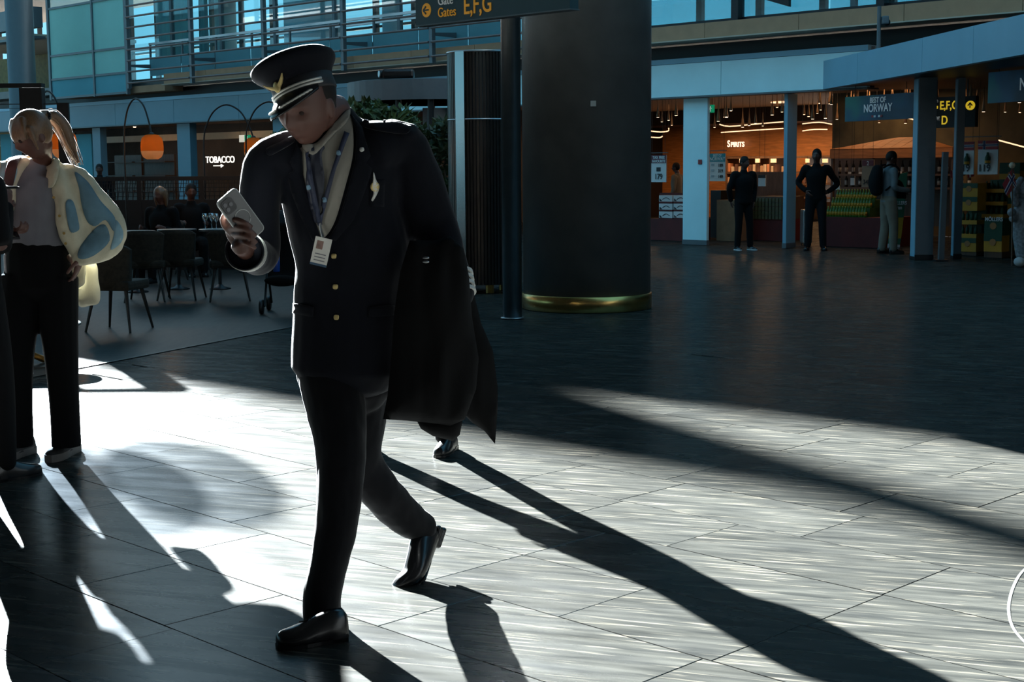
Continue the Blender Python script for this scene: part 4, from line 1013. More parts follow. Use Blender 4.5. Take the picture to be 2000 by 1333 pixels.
rrect(pcn, .072, .148, .012, .008).build('shell', mat('phone_back', (0.13, 0.13, 0.13), 0.35, var=0.05), ph, bevel=.002)
rrect(pcn - pnm * .001, .077, .153, .014, .007).build('case', mat('phone_case', (0.40, 0.42, 0.40), 0.25, var=0.03), ph, bevel=.0015)
rrect(pcn + lu * .047 - wv * .013 + pnm * .005, .040, .042, .011, .004).build('camera_bump', M_leather, ph)
for a_, b_ in ((-.008, .008), (-.008, -.008), (.008, 0)): MB().cyl(pcn + lu * (.048 + b_) + wv * (-.014 + a_) + pnm * .006, pcn + lu * (.048 + b_) + wv * (-.014 + a_) + pnm * .009, .0062, n=14).build('lens', mat('lens_glass', (0.01, 0.01, 0.014), 0.05), ph)
MB().tube([pcn - lu * .006 + (wv * math.cos(q * .2618) + lu * math.sin(q * .2618)) * .024 + pnm * .0045 for q in range(25)], .0014, 5).build('charging_ring', mat('ring_white', (0.5, 0.5, 0.48), 0.4), ph)
# coat over the pilot's left arm
coat = thing('overcoat', 'long black overcoat folded over the arm of the pilot', 'coat', tuple(P(870, 840, 4.55)))
M_coat = mat('black_coat', (0.0012, 0.0012, 0.0014), 0.9, var=0.1, vscale=30, bump=0.08, bscale=300, spec=0.2)
pillow('coat_body', [(800, 470), (846, 470), (880, 462), (906, 486), (916, 540), (922, 620), (935, 700), (930, 760), (908, 820), (880, 832), (835, 826), (790, 822), (748, 819), (757, 772), (764, 700), (770, 610), (782, 530)], 4.60, M_coat, coat, 0.075, 13, 0.05, curved=False, seed=1)
pillow('coat_flap', [(905, 500), (922, 560), (940, 632), (963, 686), (972, 756), (972, 800), (967, 868), (946, 842), (922, 826), (906, 810), (896, 700), (890, 580)], 4.70, M_coat, coat, 0.035, 12, 0.03, curved=False, seed=5)
pillow('sleeve', [(812, 818), (905, 815), (898, 850), (884, 862), (845, 852), (822, 838)], 4.63, M_coat, coat, 0.03, 8, 0.01, curved=False, seed=9)
for x, y in ((832, 512), (832, 504)): MB().ball(P(x, y, 4.52), (.011, .004, .004), 10, 6).build('buckle', M_steel, coat, smooth=True)
# ------------------------------------------------------------------ woman with the patchwork jacket
def build_woman():
    D = 7.28
    root = thing('person', 'woman with a blond ponytail in a cream and denim patchwork jacket looking down', 'person', tuple(G(90, 895)))
    Zv = V((0, 0, 1)); r = V((1, -.12, 0)).normalized(); fw = V((-.12, -1, 0)).normalized()
    M_cream = mat('cream_denim', (0.46, 0.42, 0.30), 0.85, var=0.10, vscale=14, bump=0.15, bscale=220)
    M_den = mat('grey_denim', (0.10, 0.19, 0.24), 0.85, var=0.14, vscale=14, bump=0.15, bscale=220)
    M_denl = mat('pale_denim', (0.20, 0.33, 0.38), 0.85, var=0.14, vscale=14, bump=0.15, bscale=220)
    M_tee = mat('grey_tee', (0.13, 0.13, 0.145), 0.9, var=0.05, vscale=20)
    M_bt = mat('black_trousers', (0.0015, 0.0015, 0.0018), 0.9, spec=0.15, var=0.1)
    Hc = P(63, 266, D - .10); HR = head_frame(V((-.62, -.62, -.42)), math.radians(4))
    nk = P(82, 322, D); shA = P(2, 345, D - .02); shB = P(138, 350, D + .02)
    elB = P(214, 452, D + .06); wrB = P(158, 500, D - .05)
    elA = P(-22, 455, D - .05); wrA = P(8, 447, D - .24)
    b = MB(); head(b, Hc, HR, 0.97, 40, 32)
    b.limb([(nk - Zv * .06, .056), (nk + Zv * .02, .050), (Hc + HR @ V((0, -.03, -.05)), .050)])
    b.limb([(P(75, 500, D), .12, .08), (P(75, 400, D), .13, .09), (nk - Zv * .07, .08, .055)], hint=r)
    b.limb([(shB, .042), (elB, .034), (wrB, .025)]); b.limb([(shA, .042), (elA, .034), (wrA, .025)])
    hand(b, wrB, P(150, 530, D - .04) - wrB, V((-1, 0, 0)), fw, .92, .3); hand(b, wrA, V((.75, -.25, -.1)), V((0, .3, 1)), V((0, -1, .2)), .92, .9)
    hA, hB = P(35, 500, D), P(115, 500, D); kA, kB = P(38, 690, D - .05), P(118, 690, D + .02); aA, aB = G(40, 884) + Zv * .09, G(132, 886) + Zv * .09
    for q in ((hA, kA, aA), (hB, kB, aB)): b.limb([(q[0], .07), (q[1], .045), (q[2], .034)])
    b.solid('body', M_skin, root, .006, 2)
    for s in (-1, 1): MB().ball(Hc + HR @ V((.030 * s, .079, .009)), .011, 10, 8).build('eye', M_eye, root, smooth=True)
    # hair: crown with fringe, ponytail
    h = MB(); h.ball(Hc + HR @ V((0, -.015, .026)), (.085, .098, .104), 22, 16, HR)
    for i in range(9):
        x = -.062 + .0155 * i
        h.limb([(Hc + HR @ V((x * .7, .030, .100)), .022, .016), (Hc + HR @ V((x * .95, .068 - abs(x) * .3, .072)), .018, .012), (Hc + HR @ V((x * 1.02, .086 - abs(x) * .38, .045)), .014, .008), (Hc + HR @ V((x * 1.06, .092 - abs(x) * .42, .022)), .011, .006), (Hc + HR @ V((x * 1.08, .094 - abs(x) * .45, .002)), .006, .003)], hint=HR @ V((1, 0, 0)), sub=3, seg=8)
    for s in (-1, 1): h.limb([(Hc + HR @ V((.074 * s, .03, .05)), .016), (Hc + HR @ V((.080 * s, .038, -.01)), .012), (Hc + HR @ V((.074 * s, .040, -.06)), .006)], sub=3, seg=8)
    h.limb([(Hc + HR @ V((0, -.09, .065)), .030), (P(92, 226, D - .03), .030, .030)], sub=2)
    hm = h.solid('hair', M_hair_b, root, .006, 1)
    pt_ = MB(); rp_ = random.Random(3)
    base = [P(90, 226, D - .03), P(103, 228, D), P(118, 243, D + .02), P(130, 268, D + .03), P(141, 295, D + .03), P(152, 318, D + .02)]
    pt_.limb([(p, w, w * .8) for p, w in zip(base, (.024, .036, .040, .036, .024, .006))], hint=r, sub=4, seg=14)
    for i in range(46):
        o = V((rp_.gauss(0, .5), rp_.gauss(0, .5), rp_.gauss(0, .5))); ws = (.02, .034, .040, .040, .034, .026)
        pt_.tube([p + o * w * 1.1 + V((rp_.gauss(0, .003), 0, rp_.gauss(0, .003))) for p, w in zip(base, ws)], .0014, 4, sub=3)
    pt_.build('ponytail', M_hair_b, root, smooth=True)
    MB().tube([P(88, 219, D - .03) + V((0, 0, 0)), P(96, 222, D - .06), P(97, 231, D - .06), P(90, 236, D - .03)], .008, 8, sub=3).build('hair_tie', M_black, root)
    # tee shirt
    t = MB(); t.limb([(P(72, 476, D - .01), .150, .105), (P(74, 420, D - .01), .150, .11), (P(74, 372, D), .158, .118), (P(76, 340, D + .01), .145, .09), (P(81, 322, D), .062, .058)], hint=r, seg=20)
    wrinkle(t.solid('tee_shirt', M_tee, root, .009, 3), .006, 12, 8, 4)
    # trousers
    t = MB(); t.limb([(P(72, 462, D), .142, .105), (P(74, 500, D), .168, .125), (P(76, 560, D), .175, .12)], hint=r)
    t.limb([(P(42, 540, D), .104), (P(36, 620, D - .02), .100), (P(32, 700, D - .04), .086), (P(33, 790, D - .06), .076), (P(36, 872, D - .06), .076)], hint=r, cap='flat'); t.limb([(P(112, 540, D), .104), (P(114, 620, D), .098), (P(120, 700, D), .084), (P(126, 790, D), .074), (P(130, 872, D), .074)], hint=r, cap='flat')
    t.solid('trousers', M_bt, root, .009, 3)
    M_sn = mat('sneaker_black', (0.012, 0.012, 0.012), .7); M_so = mat('sneaker_sole', (0.13, 0.12, 0.11), .7)
    shoe(root, G(62, 884), G(-14, 908), M_sn, M_so, w=.046, h=.085, sole=.038, sport=True); shoe(root, G(143, 884) + V((0, .04, 0)), G(96, 905), M_sn, M_so, w=.046, h=.08, sole=.038, sport=True)
    # jacket: open front, puffed sleeves, tail behind
    j = MB()
    j.limb([(shB + V((-.12, .02, .0)), .06), (shB, .075), (P(170, 385, D + .02), .088), (P(200, 430, D + .05), .098), (P(212, 462, D + .05), .092), (P(190, 487, D), .078), (P(164, 500, D - .05), .052), (P(154, 508, D - .06), .040)], hint=V((0, 1, 0)), seg=18)
    j.limb([(shA + V((.12, .02, 0)), .06), (shA, .075), (P(-22, 390, D), .085), (P(-30, 450, D - .05), .085), (P(-12, 456, D - .16), .06)], hint=V((0, 1, 0)), seg=18)
    # back panel shell
    j.limb([(P(120, 560, D + .10), .125, .030), (P(108, 480, D + .10), .175, .045), (P(82, 400, D + .09), .190, .055), (P(78, 345, D + .07), .170, .055), (P(82, 318, D + .05), .085, .050)], hint=r, seg=20)
    # front panels at both sides of the tee
    j.limb([(P(110, 322, D - .02), .030, .04), (P(118, 360, D - .05), .050, .055), (P(128, 410, D - .07), .060, .055), (P(138, 455, D - .07), .055, .05), (P(146, 490, D - .05), .035, .04)], hint=r, seg=16)
    j.limb([(P(52, 320, D - .02), .028, .04), (P(30, 350, D - .05), .042, .055), (P(18, 390, D - .08), .040, .055), (P(8, 430, D - .08), .035, .05)], hint=r, seg=16)
    j.limb([(P(150, 400, D), .06), (P(162, 445, D), .06), (P(160, 480, D - .02), .05)], hint=r)
    jk = wrinkle(j.solid('jacket', M_cream, root, .009, 3), .014, 9, 7, 2)
    jb = bvh_of([jk])
    applique('denim_panel', [(146, 336), (172, 356), (196, 392), (224, 425), (222, 452), (206, 430), (186, 442), (170, 432), (160, 402), (154, 366)], jb, M_den, root, .001, .002, 8, 7.3)
    applique('denim_panel', [(158, 480), (186, 446), (206, 440), (214, 470), (190, 495), (166, 506), (152, 502)], jb, M_den, root, .001, .002, 8, 7.3)
    applique('denim_panel', [(2, 318), (20, 312), (34, 330), (26, 360), (14, 380), (2, 386)], jb, M_denl, root, .001, .002, 8, 7.3)
    applique('denim_panel', [(226, 430), (240, 452), (236, 474), (216, 488), (222, 460)], jb, M_denl, root, .001, .002, 8, 7.3)
    applique('pocket', [(128, 398), (142, 394), (154, 440), (150, 452), (136, 450)], jb, M_den, root, .002, .004, 7, 7.3)
    applique('collar', [(88, 322), (100, 302), (112, 300), (114, 340), (104, 366), (90, 362), (96, 340)], jb, M_cream, root, .010, .010, 7, 7.25)
    for x, y in ((105, 386), (116, 422), (125, 456), (128, 476)): MB().cyl(P(x, y, D - .14), P(x, y, D - .13), .007, n=10).build('button', M_brass, root)
    # tail of the jacket hanging behind the hip
    pillow('jacket_tail', [(150, 500), (178, 505), (190, 520), (192, 545), (196, 572), (193, 592), (178, 597), (154, 598), (152, 560), (154, 530)], D + .16, M_cream, root, .035, 7, .02, seed=2)
    return root
woman = build_woman()
st = thing('backpack', 'dark red backpack strap over the shoulder of the blond woman', 'backpack', tuple(P(30, 380, 7.4)))
MB().limb([(P(37, 308, 7.30), .022, .008), (P(28, 312, 7.17), .026, .008), (P(22, 330, 7.10), .026, .008), (P(16, 360, 7.12), .024, .008)], hint=V((1, 0, 0)), seg=10).build('strap', mat('strap_red', (0.045, 0.008, 0.008), .7), st, smooth=True)
bpk = MB(); bpk.limb([(P(48, 320, 7.56), .11, .06), (P(50, 400, 7.60), .14, .09), (P(50, 480, 7.58), .13, .08)], hint=V((1, 0, 0))); bpk.solid('bag', mat('bag_red', (0.04, 0.01, 0.01), .8, var=.1), st, .012, 2)
hp = thing('mobile_phone', 'dark mobile phone in the hand of the blond woman', 'phone', tuple(P(14, 452, 7.0)))
MB().box(P(18, 455, 6.985), (.075, .15, .009), .5, R=(Matrix.Rotation(.5, 3, 'Z') @ Matrix.Rotation(.35, 3, 'X'))).build('shell', M_leather, hp, bevel=.003)
MB().box(P(18, 455, 6.985) + V((0, 0, .006)), (.066, .14, .002), R=(Matrix.Rotation(.5, 3, 'Z') @ Matrix.Rotation(.35, 3, 'X'))).build('screen', mat('phone_glass', (.01, .012, .015), .08), hp)

M_blackcloth = mat('black_cloth', (0.003, 0.003, 0.0034), .9, spec=.2, var=.1, vscale=20, bump=.05)
M_darkcloth = mat('charcoal_cloth', (0.006, 0.006, 0.007), .9, spec=.2, var=.1, vscale=20, bump=.05)
# person in black at the picture's left border
ep = thing('person', 'person in black clothes holding a phone level in front of the blond woman', 'person', tuple(G(-38, 928)))
J = stand_joints(G(-36, 938), math.radians(-35), 1.72, arms={'R': ((.24, .0, 1.14), (.12, .12, 1.32))}, feet={'R': (.10, .06), 'L': (.10, -.04)}, headdir=(0, 1, -.35))
dress(ep, J, M_blackcloth, M_blackcloth, M_hair_d, M_leather, .011)
e2 = thing('mobile_phone', 'flat black mobile phone held level by the person in black', 'phone', tuple(P(8, 367, 6.75)))
MB().box(P(2, 367, 6.75), (.16, .075, .010), .3).build('shell', M_leather, e2, bevel=.003)
MB().box(P(2, 367, 6.75) + V((0, 0, .006)), (.148, .066, .002), .3).build('screen', mat('phone_glass', (.01, .012, .015), .08), e2)
# walker hidden behind the pilot: feet and a long shadow show
hw = thing('person', 'walker in dark clothes hidden behind the pilot, shoe showing under the coat', 'person', tuple(V((-.55, 7.45, 0))))
ang = math.radians(155)
J = stand_joints(V((-.56, 7.48, 0)), ang, 1.70, feet={'R': (.20, .10), 'L': (.22, -.05)}, headdir=(0, 1, -.5), bend=.03, arms={'R': ((.27, -.10, 1.12), (.29, -.02, .88)), 'L': ((.27, .05, 1.12), (.24, .2, .95))})
dress(hw, J, M_darkcloth, M_blackcloth, M_hair_d, M_leather, .011)

# men outside the shop
def far_man(name_label, px, py, H, yaw, **kw):
    g = G(px, py); t = thing('person', name_label, 'person', tuple(g)); J = stand_joints(g, yaw, H, **{k: kw.pop(k) for k in list(kw) if k in ('arms', 'feet', 'headdir', 'bend')})
    dress(t, J, kw.pop('top'), kw.pop('trou'), kw.pop('hair', M_hair_d), kw.pop('shoe', M_leather), .014, **kw); return t, J
M_ws = mat('white_sole', (.55, .55, .55), .6)
mA, _ = far_man('man in a black sweatshirt and white soled sneakers before the spirits shelves', 1451, 489, 1.64, math.radians(200), top=M_blackcloth, trou=M_blackcloth, solem=M_ws, sport=True, arms={'R': ((.27, -.05, 1.14), (.20, -.12, .92)), 'L': ((.26, -.06, 1.14), (.20, .02, .90))}, headdir=(-.4, 1, -.1), feet={'R': (.12, 0), 'L': (.13, .04)}, bulk=1.1)
mB, _ = far_man('man in dark clothes with hands on hips beside the black pillar', 1592, 489, 1.76, math.radians(170), top=M_blackcloth, trou=M_darkcloth, arms={'R': ((.30, -.06, 1.16), (.17, .06, 1.02)), 'L': ((.36, -.10, 1.14), (.19, -.03, 1.00))}, headdir=(.25, 1, -.05), feet={'R': (.13, .0), 'L': (.13, .05)})
M_grey_hood = mat('blue_grey_cotton', (0.13, 0.16, 0.17), .9, var=.1); M_khaki = mat('khaki_cotton', (0.16, 0.135, 0.10), .9, var=.1)
mC, JC = far_man('young man with a black backpack in khaki trousers reading his phone', 1733, 496, 1.70, math.radians(-80), top=M_grey_hood, trou=M_khaki, arms={'R': ((.21, .02, 1.13), (.14, .30, 1.08)), 'L': ((.21, .02, 1.13), (.12, .30, 1.06))}, headdir=(0, 1, -.45), feet={'R': (.10, .06), 'L': (.10, -.06)}, legw=1.15)
k = JC['k']; R_ = JC['R']; o_ = JC['o']
bp2 = thing('backpack', 'black backpack worn by the young man in khaki trousers', 'backpack', tuple(o_ + R_ @ V((0, -.22, 1.0))))
z_ = MB(); z_.limb([(o_ + R_ @ V((0, -.21, 1.02)), .14, .09), (o_ + R_ @ V((0, -.24, 1.2)), .155, .11), (o_ + R_ @ V((0, -.2, 1.42)), .12, .08)], hint=R_ @ V((1, 0, 0))); z_.solid('bag', M_blackcloth, bp2, .014, 2)
for s in (-1, 1): MB().tube([o_ + R_ @ V((s * .1, -.15, 1.42)), o_ + R_ @ V((s * .12, -.02, 1.475)), o_ + R_ @ V((s * .13, .12, 1.38)), o_ + R_ @ V((s * .13, .06, 1.2)), o_ + R_ @ V((s * .14, -.12, 1.05))], .016, 6, sub=4).build('strap', M_blackcloth, bp2, smooth=True)
pm = thing('mobile_phone', 'small phone in the hands of the young man with the backpack', 'phone', tuple(o_ + R_ @ V((0, .42, 1.08))))
MB().box(o_ + R_ @ V((0, .41, 1.075)), (.12, .075, .012), R=R_ @ Matrix.Rotation(.5, 3, 'X')).build('shell', M_leather, pm, bevel=.003)
jk2 = tag(pillow('jacket', [(1746, 352), (1762, 356), (1770, 385), (1762, 388), (1748, 384)], o_.y - .02, M_blackcloth, None, .08, 5, seed=3), 'dark jacket hung over the forearm of the young man with the backpack', 'jacket')
# ================================================================== CAFE
def fb(x0, x1, y0, y1, c, depth, m, parent, name, bevel=0.0):
    xm, ym = (x0 + x1) / 2, (y0 + y1) / 2
    return MB().fbox(S(x0, ym, c), S(x1, ym, c), Zc(xm, max(y0, y1), c), Zc(xm, min(y0, y1), c), c, c + depth).build(name, m, parent, bevel=bevel)
M_amber = frosted_mat('amber_glass', (0.55, 0.22, 0.05), 0.75)
M_amber2 = frosted_mat('pale_amber_glass', (0.75, 0.62, 0.48), 0.7)
M_bulb = mat('bulb', (1, .6, .25), .4, emit=9.0, ecol=(1.0, .42, .10))
def arch_lamp():
    t = thing('arched_lamp', 'tall arched lamp with a ribbed amber glass shade glowing by the woman', 'lamp', (0, 0, 0), 'arched lamps of the cafe')
    H = 2.42; w = .75; zs = 1.95
    pts = [(0, 0, 0.02), (0, 0, 1.0), (0, 0, 1.85), (.05, 0, 2.12), (.17, 0, 2.33), (.36, 0, H), (.56, 0, 2.32), (.69, 0, 2.10), (w, 0, zs - .02)]
    MB().tube(pts, .012, 8, sub=5, hint=V((0, 1, 0))).build('arch', M_dark, t, smooth=True)
    MB().lathe([(.16, 0), (.16, .015), (.03, .03), (.015, .06)], 24).build('base', M_dark, t, smooth=True)
    def fluted(prof, n=36):
        vs = []; fs = []
        for r, z in prof: vs += [V((w + r * (1 + .035 * math.cos(12 * 2 * math.pi * i / n)) * math.cos(2 * math.pi * i / n), r * (1 + .035 * math.cos(12 * 2 * math.pi * i / n)) * math.sin(2 * math.pi * i / n), z)) for i in range(n)]
        for k in range(len(prof) - 1):
            for i in range(n): j = (i + 1) % n; fs.append((k * n + i, k * n + j, (k + 1) * n + j, (k + 1) * n + i))
        return MB().add(vs, fs)
    z0 = zs - .34
    fluted([(.035, zs - .01), (.08, zs - .02), (.125, zs - .06), (.14, zs - .12), (.143, zs - .18), (.142, zs - .23)]).build('shade', M_amber, t, smooth=True)
    fluted([(.142, zs - .23), (.135, zs - .27), (.115, zs - .31), (.07, z0)]).build('shade_bottom', M_amber2, t, smooth=True)
    MB().lathe([(.03, zs - .09), (.034, zs - .03), (.034, zs), (.012, zs + .015)], 14, (w, 0, 0)).build('socket', M_black, t, smooth=True)
    MB().lathe([(.004, zs - .20), (.016, zs - .17), (.018, zs - .13), (.008, zs - .09)], 10, (w, 0, 0)).build('bulb', M_bulb, t, smooth=True)
    return t
al = arch_lamp()
def lampplace(t, xs, D, yaw): p = P(xs, 400, D); t.matrix_basis = Matrix.Translation((p.x, p.y, 0)) @ Matrix.Rotation(yaw, 4, 'Z'); return t
lampplace(al, 76, 18.0, math.radians(-47))
def addlamp(xs, D, yaw, label): p = P(xs, 400, D); copy_tree(al, (p.x, p.y, 0), yaw, label)
addlamp(247, 20.0, math.radians(-47), 'arched lamp with dim amber shade in front of the far shop window')
addlamp(402, 21.8, math.radians(-5), 'arched lamp beside the lit tobacco lettering, shade at the pilot shoulder')
addlamp(484, 21.0, math.radians(-10), 'arched lamp whose curve vanishes behind the cap of the pilot')
for x, D in ((158, 17.6), (320, 19.7)):
    d = bpy.data.lights.new('lamp_bulb', 'POINT'); d.energy = 6; d.color = (1, .5, .18); d.shadow_soft_size = .03
    o = bpy.data.objects.new('lamp_bulb', d); col.objects.link(o); o.location = P(x, 292, D)
# partition with lattice
PY = 21.6
def pxX(x, D): return P(x, 380, D).x
pa_, pb2 = pxX(150, PY), pxX(640, PY); ztop = P(330, 345, PY).z; zl = P(330, 390, PY).z
pt2 = thing('cafe_partition', 'black cafe partition with a pierced lattice band under its top rail', 'partition', (pa_, PY, 0))
MB().box(((pa_ + pb2) / 2, PY, ztop - .03), (pb2 - pa_, .08, .06)).build('top_rail', M_black, pt2)
MB().box(((pa_ + pb2) / 2, PY, zl / 2), (pb2 - pa_, .05, zl)).build('panel', M_black, pt2)
x = pa_
while x <= pb2 + .01: MB().box((x, PY, ztop / 2), (.06, .07, ztop)).build('post', M_black, pt2); x += (pb2 - pa_) / 4
lt = MB(); x = pa_
while x < pb2:
    lt.box((x, PY, (zl + ztop) / 2), (.010, .012, ztop - zl)); lt.box((x + .03, PY, (zl + ztop) / 2), (.006, .012, ztop - zl), R=Matrix.Rotation(.18, 3, 'Y')); x += .075
z = zl + .05
while z < ztop - .06: lt.box(((pa_ + pb2) / 2, PY, z), (pb2 - pa_, .011, .009)); z += .062
tag(lt.build('lattice', M_black, pt2), kind='stuff')
# chairs
M_uph = mat('mottled_fabric', (0.020, 0.017, 0.011), .85, var=.5, vscale=30, bump=.1)
M_leg = mat('chair_leg', (0.012, 0.010, 0.009), .5)
def cafe_chair():
    t = thing('cafe_chair', 'upholstered cafe chair with mottled fabric back and splayed dark legs beside the woman', 'chair', (0, 0, 0), 'cafe chairs')
    n = 14; vs = []; fs = []
    for j in range(8):
        z = .40 + .40 * j / 7
        for i in range(n + 1):
            a = -1 + 2 * i / n; wd = (.19 + .045 * (j / 7)); y = -.20 - .06 * (j / 7) + .07 * a * a
            tz = z - (.05 * abs(a) ** 5 if j == 7 else 0)
            vs += [V((wd * a, y, tz))]
    m_ = len(vs); vs += [v + V((0, .045, 0)) for v in vs]
    for j in range(7):
        for i in range(n):
            q = j * (n + 1) + i; fs += [(q, q + 1, q + n + 2, q + n + 1), (m_ + q + n + 1, m_ + q + n + 2, m_ + q + 1, m_ + q)]
    for i in range(n): fs += [(7 * (n + 1) + i, 7 * (n + 1) + i + 1, m_ + 7 * (n + 1) + i + 1, m_ + 7 * (n + 1) + i), (i + 1, i, m_ + i, m_ + i + 1)]
    for j in range(7):
        for i in (0, n): q = j * (n + 1) + i; fs.append((q, q + n + 1, m_ + q + n + 1, m_ + q))
    MB().add(vs, fs).build('backrest', M_uph, t, smooth=True)
    MB().box((0, .02, .42), (.43, .43, .09)).build('seat', M_uph, t, bevel=.03)
    for sx in (-1, 1):
        for sy in (-1, 1): MB().cyl((.15 * sx, .02 + .15 * sy, .40), (.22 * sx, .02 + .23 * sy, 0), .020, .011, 8).build('leg', M_leg, t)
    return t
chair = cafe_chair(); g = G(232, 645); chair.matrix_basis = Matrix.Translation(g) @ Matrix.Rotation(math.radians(-12), 4, 'Z')
def addchair(x, D, rz, label): p = P(x, 450, D); copy_tree(chair, (p.x, p.y, 0), rz, label)
addchair(283, 16.4, .1, 'cafe chair with rounded back under the arched lamp in front of the seated blond guest')
addchair(350, 16.6, -.05, 'cafe chair with rounded back in front of the seated dark haired guest')
addchair(445, 16.4, .2, 'cafe chair with rounded back beside the phone of the pilot')
# tables
M_ttop = mat('table_top', (0.01, 0.01, 0.011), .3, var=.1)
def round_table(p, r, h, label, m=M_dark, mt=M_ttop):
    t = thing('round_table', label, 'table', tuple(p))
    MB().lathe([(r, h - .022), (r, h), (r - .01, h + .004)], 36, p).build('table_top', mt, t)
    MB().cyl(p + V((0, 0, .02)), p + V((0, 0, h - .02)), .022, n=12).build('stem', m, t)
    MB().lathe([(r * .55, 0), (r * .55, .012), (.06, .03), (.03, .06)], 24, p).build('base', m, t, smooth=True)
    return t
gt = G(57, 715); lowt = thing('side_table', 'low round side table with a brass stem and ridged brass foot by the woman', 'table', tuple(gt))
MB().lathe([(.38, .30), (.39, .305), (.39, .318), (.38, .322)], 40, gt).build('table_top', mat('side_top', (0.10, 0.12, 0.13), .2), lowt)
MB().cyl(gt + V((0, 0, .04)), gt + V((0, 0, .30)), .018, n=12).build('stem', M_brass, lowt)
for i in range(5):
    a = i * 1.2566; d = V((math.cos(a), math.sin(a), 0)); MB().limb([(gt + V((0, 0, .10)), .022), (gt + d * .09 + V((0, 0, .06)), .022), (gt + d * .18 + V((0, 0, .026)), .026)], hint=V((0, 0, 1))).build('foot', M_brass, lowt, smooth=True)
tabs = []
for x, D, lb in ((262, 17.6, 'dark round cafe table beside the woman in the patchwork jacket'), (344, 18.0, 'dark round cafe table between the two seated guests'), (425, 18.0, 'dark round cafe table with wine glasses near the lattice partition')):
    p = P(x, 400, D); p.z = 0; tabs.append(p); round_table(p, .24, .74, lb)
M_wine = glass_mat('drinking_glass', (.85, .88, .88), .35, .05)
def wine_glass(p): return MB().lathe([(.032, 0), (.032, .003), (.004, .008), (.004, .085), (.026, .105), (.036, .14), (.030, .19)], 14, p)
for i, (dx, dy) in enumerate(((-.10, .1), (.0, -.12), (.14, .02), (-.15, -.05))):
    tag(wine_glass(tabs[2] + V((dx, dy, .745))).build('wine_glass', M_wine, None, smooth=True), 'small stemmed wine glass on the table by the lattice partition', 'glass', 'wine glasses on the cafe table')
# seated guests
def seated(label, x, D, H, yaw, top, hairm, hairlen=0.0):
    p = P(x, 420, D); p.z = 0; t = thing('person', label, 'person', tuple(p)); J = stand_joints(p, yaw, H, headdir=(0, 1, -.15)); dz_ = -.44; k = J['k']; f = J['fwd']
    for n in ('pelvis', 'waist', 'chest', 'neck', 'head', 'shR', 'shL', 'hipR', 'hipL', 'elR', 'elL'): J[n] = J[n] + V((0, 0, dz_ * k))
    for n in 'RL':
        J['kn' + n] = J['hip' + n] + f * .42 * k + V((0, 0, .02)); J['an' + n] = V((J['kn' + n].x, J['kn' + n].y, .085)) ; J['heel' + n] = J['an' + n] - f * .07 + V((0, 0, -.085)); J['toe' + n] = J['heel' + n] + f * .25
        J['wr' + n] = J['el' + n] + f * .22 + V((0, 0, .05)) + (J['right'] * (-.06 if n == 'R' else .06))
    dress(t, J, top, M_blackcloth, hairm, M_leather, .016, hairlen=hairlen)
    c = copy_tree(chair, p - f * .02, yaw, 'cafe chair that the %s sits on' % label.split(' seated')[0]); return t
seated('blond haired guest seated in the cafe', 316, 19.4, 1.68, math.radians(160), M_blackcloth, M_hair_b, .12)
seated('dark haired guest seated in the cafe', 374, 20.5, 1.72, math.radians(-160), M_blackcloth, M_hair_d)
far_man('dark haired person standing in the cafe behind the black partition', 200, 474, 1.62, math.radians(190), top=M_darkcloth, trou=M_blackcloth)
# black kiosk frame at the far left
kf = thing('kiosk_frame', 'black square tube frame rising behind the head of the woman', 'frame', tuple(P(70, 400, 15.5)))
DK = 15.5
def kb(x0, x1, y0, y1, name, th=.08):
    a, b = P(x0, y1, DK), P(x1, y0, DK); MB().box(((a.x + b.x) / 2, DK, (a.z + b.z) / 2), (b.x - a.x, th, b.z - a.z)).build(name, M_black, kf)
yb_ = 330 + FPX * HC / DK
kb(60, 84, 172, yb_, 'post', .12); kb(-60, -44, 172, yb_, 'post', .12); kb(129, 134, 201, yb_, 'post', .05)
kb(-60, 84, 163, 172, 'beam', .12); kb(-60, 134, 202, 205, 'rail', .03); kb(-60, 134, 211, 213, 'rail', .03)
tl = thing('wall_panel', 'teal glass wall panels under the blue fascia behind the lit arched lamp', 'panel', tuple(W(100, 345, 31.4)))
fb(4, 24, 262, 420, 31.4, .08, M_teal, tl, 'pane'); fb(25, 149, 262, 420, 31.4, .08, M_dark, tl, 'dark_panel'); fb(150, 181, 262, 420, 31.4, .08, M_teal, tl, 'pane')
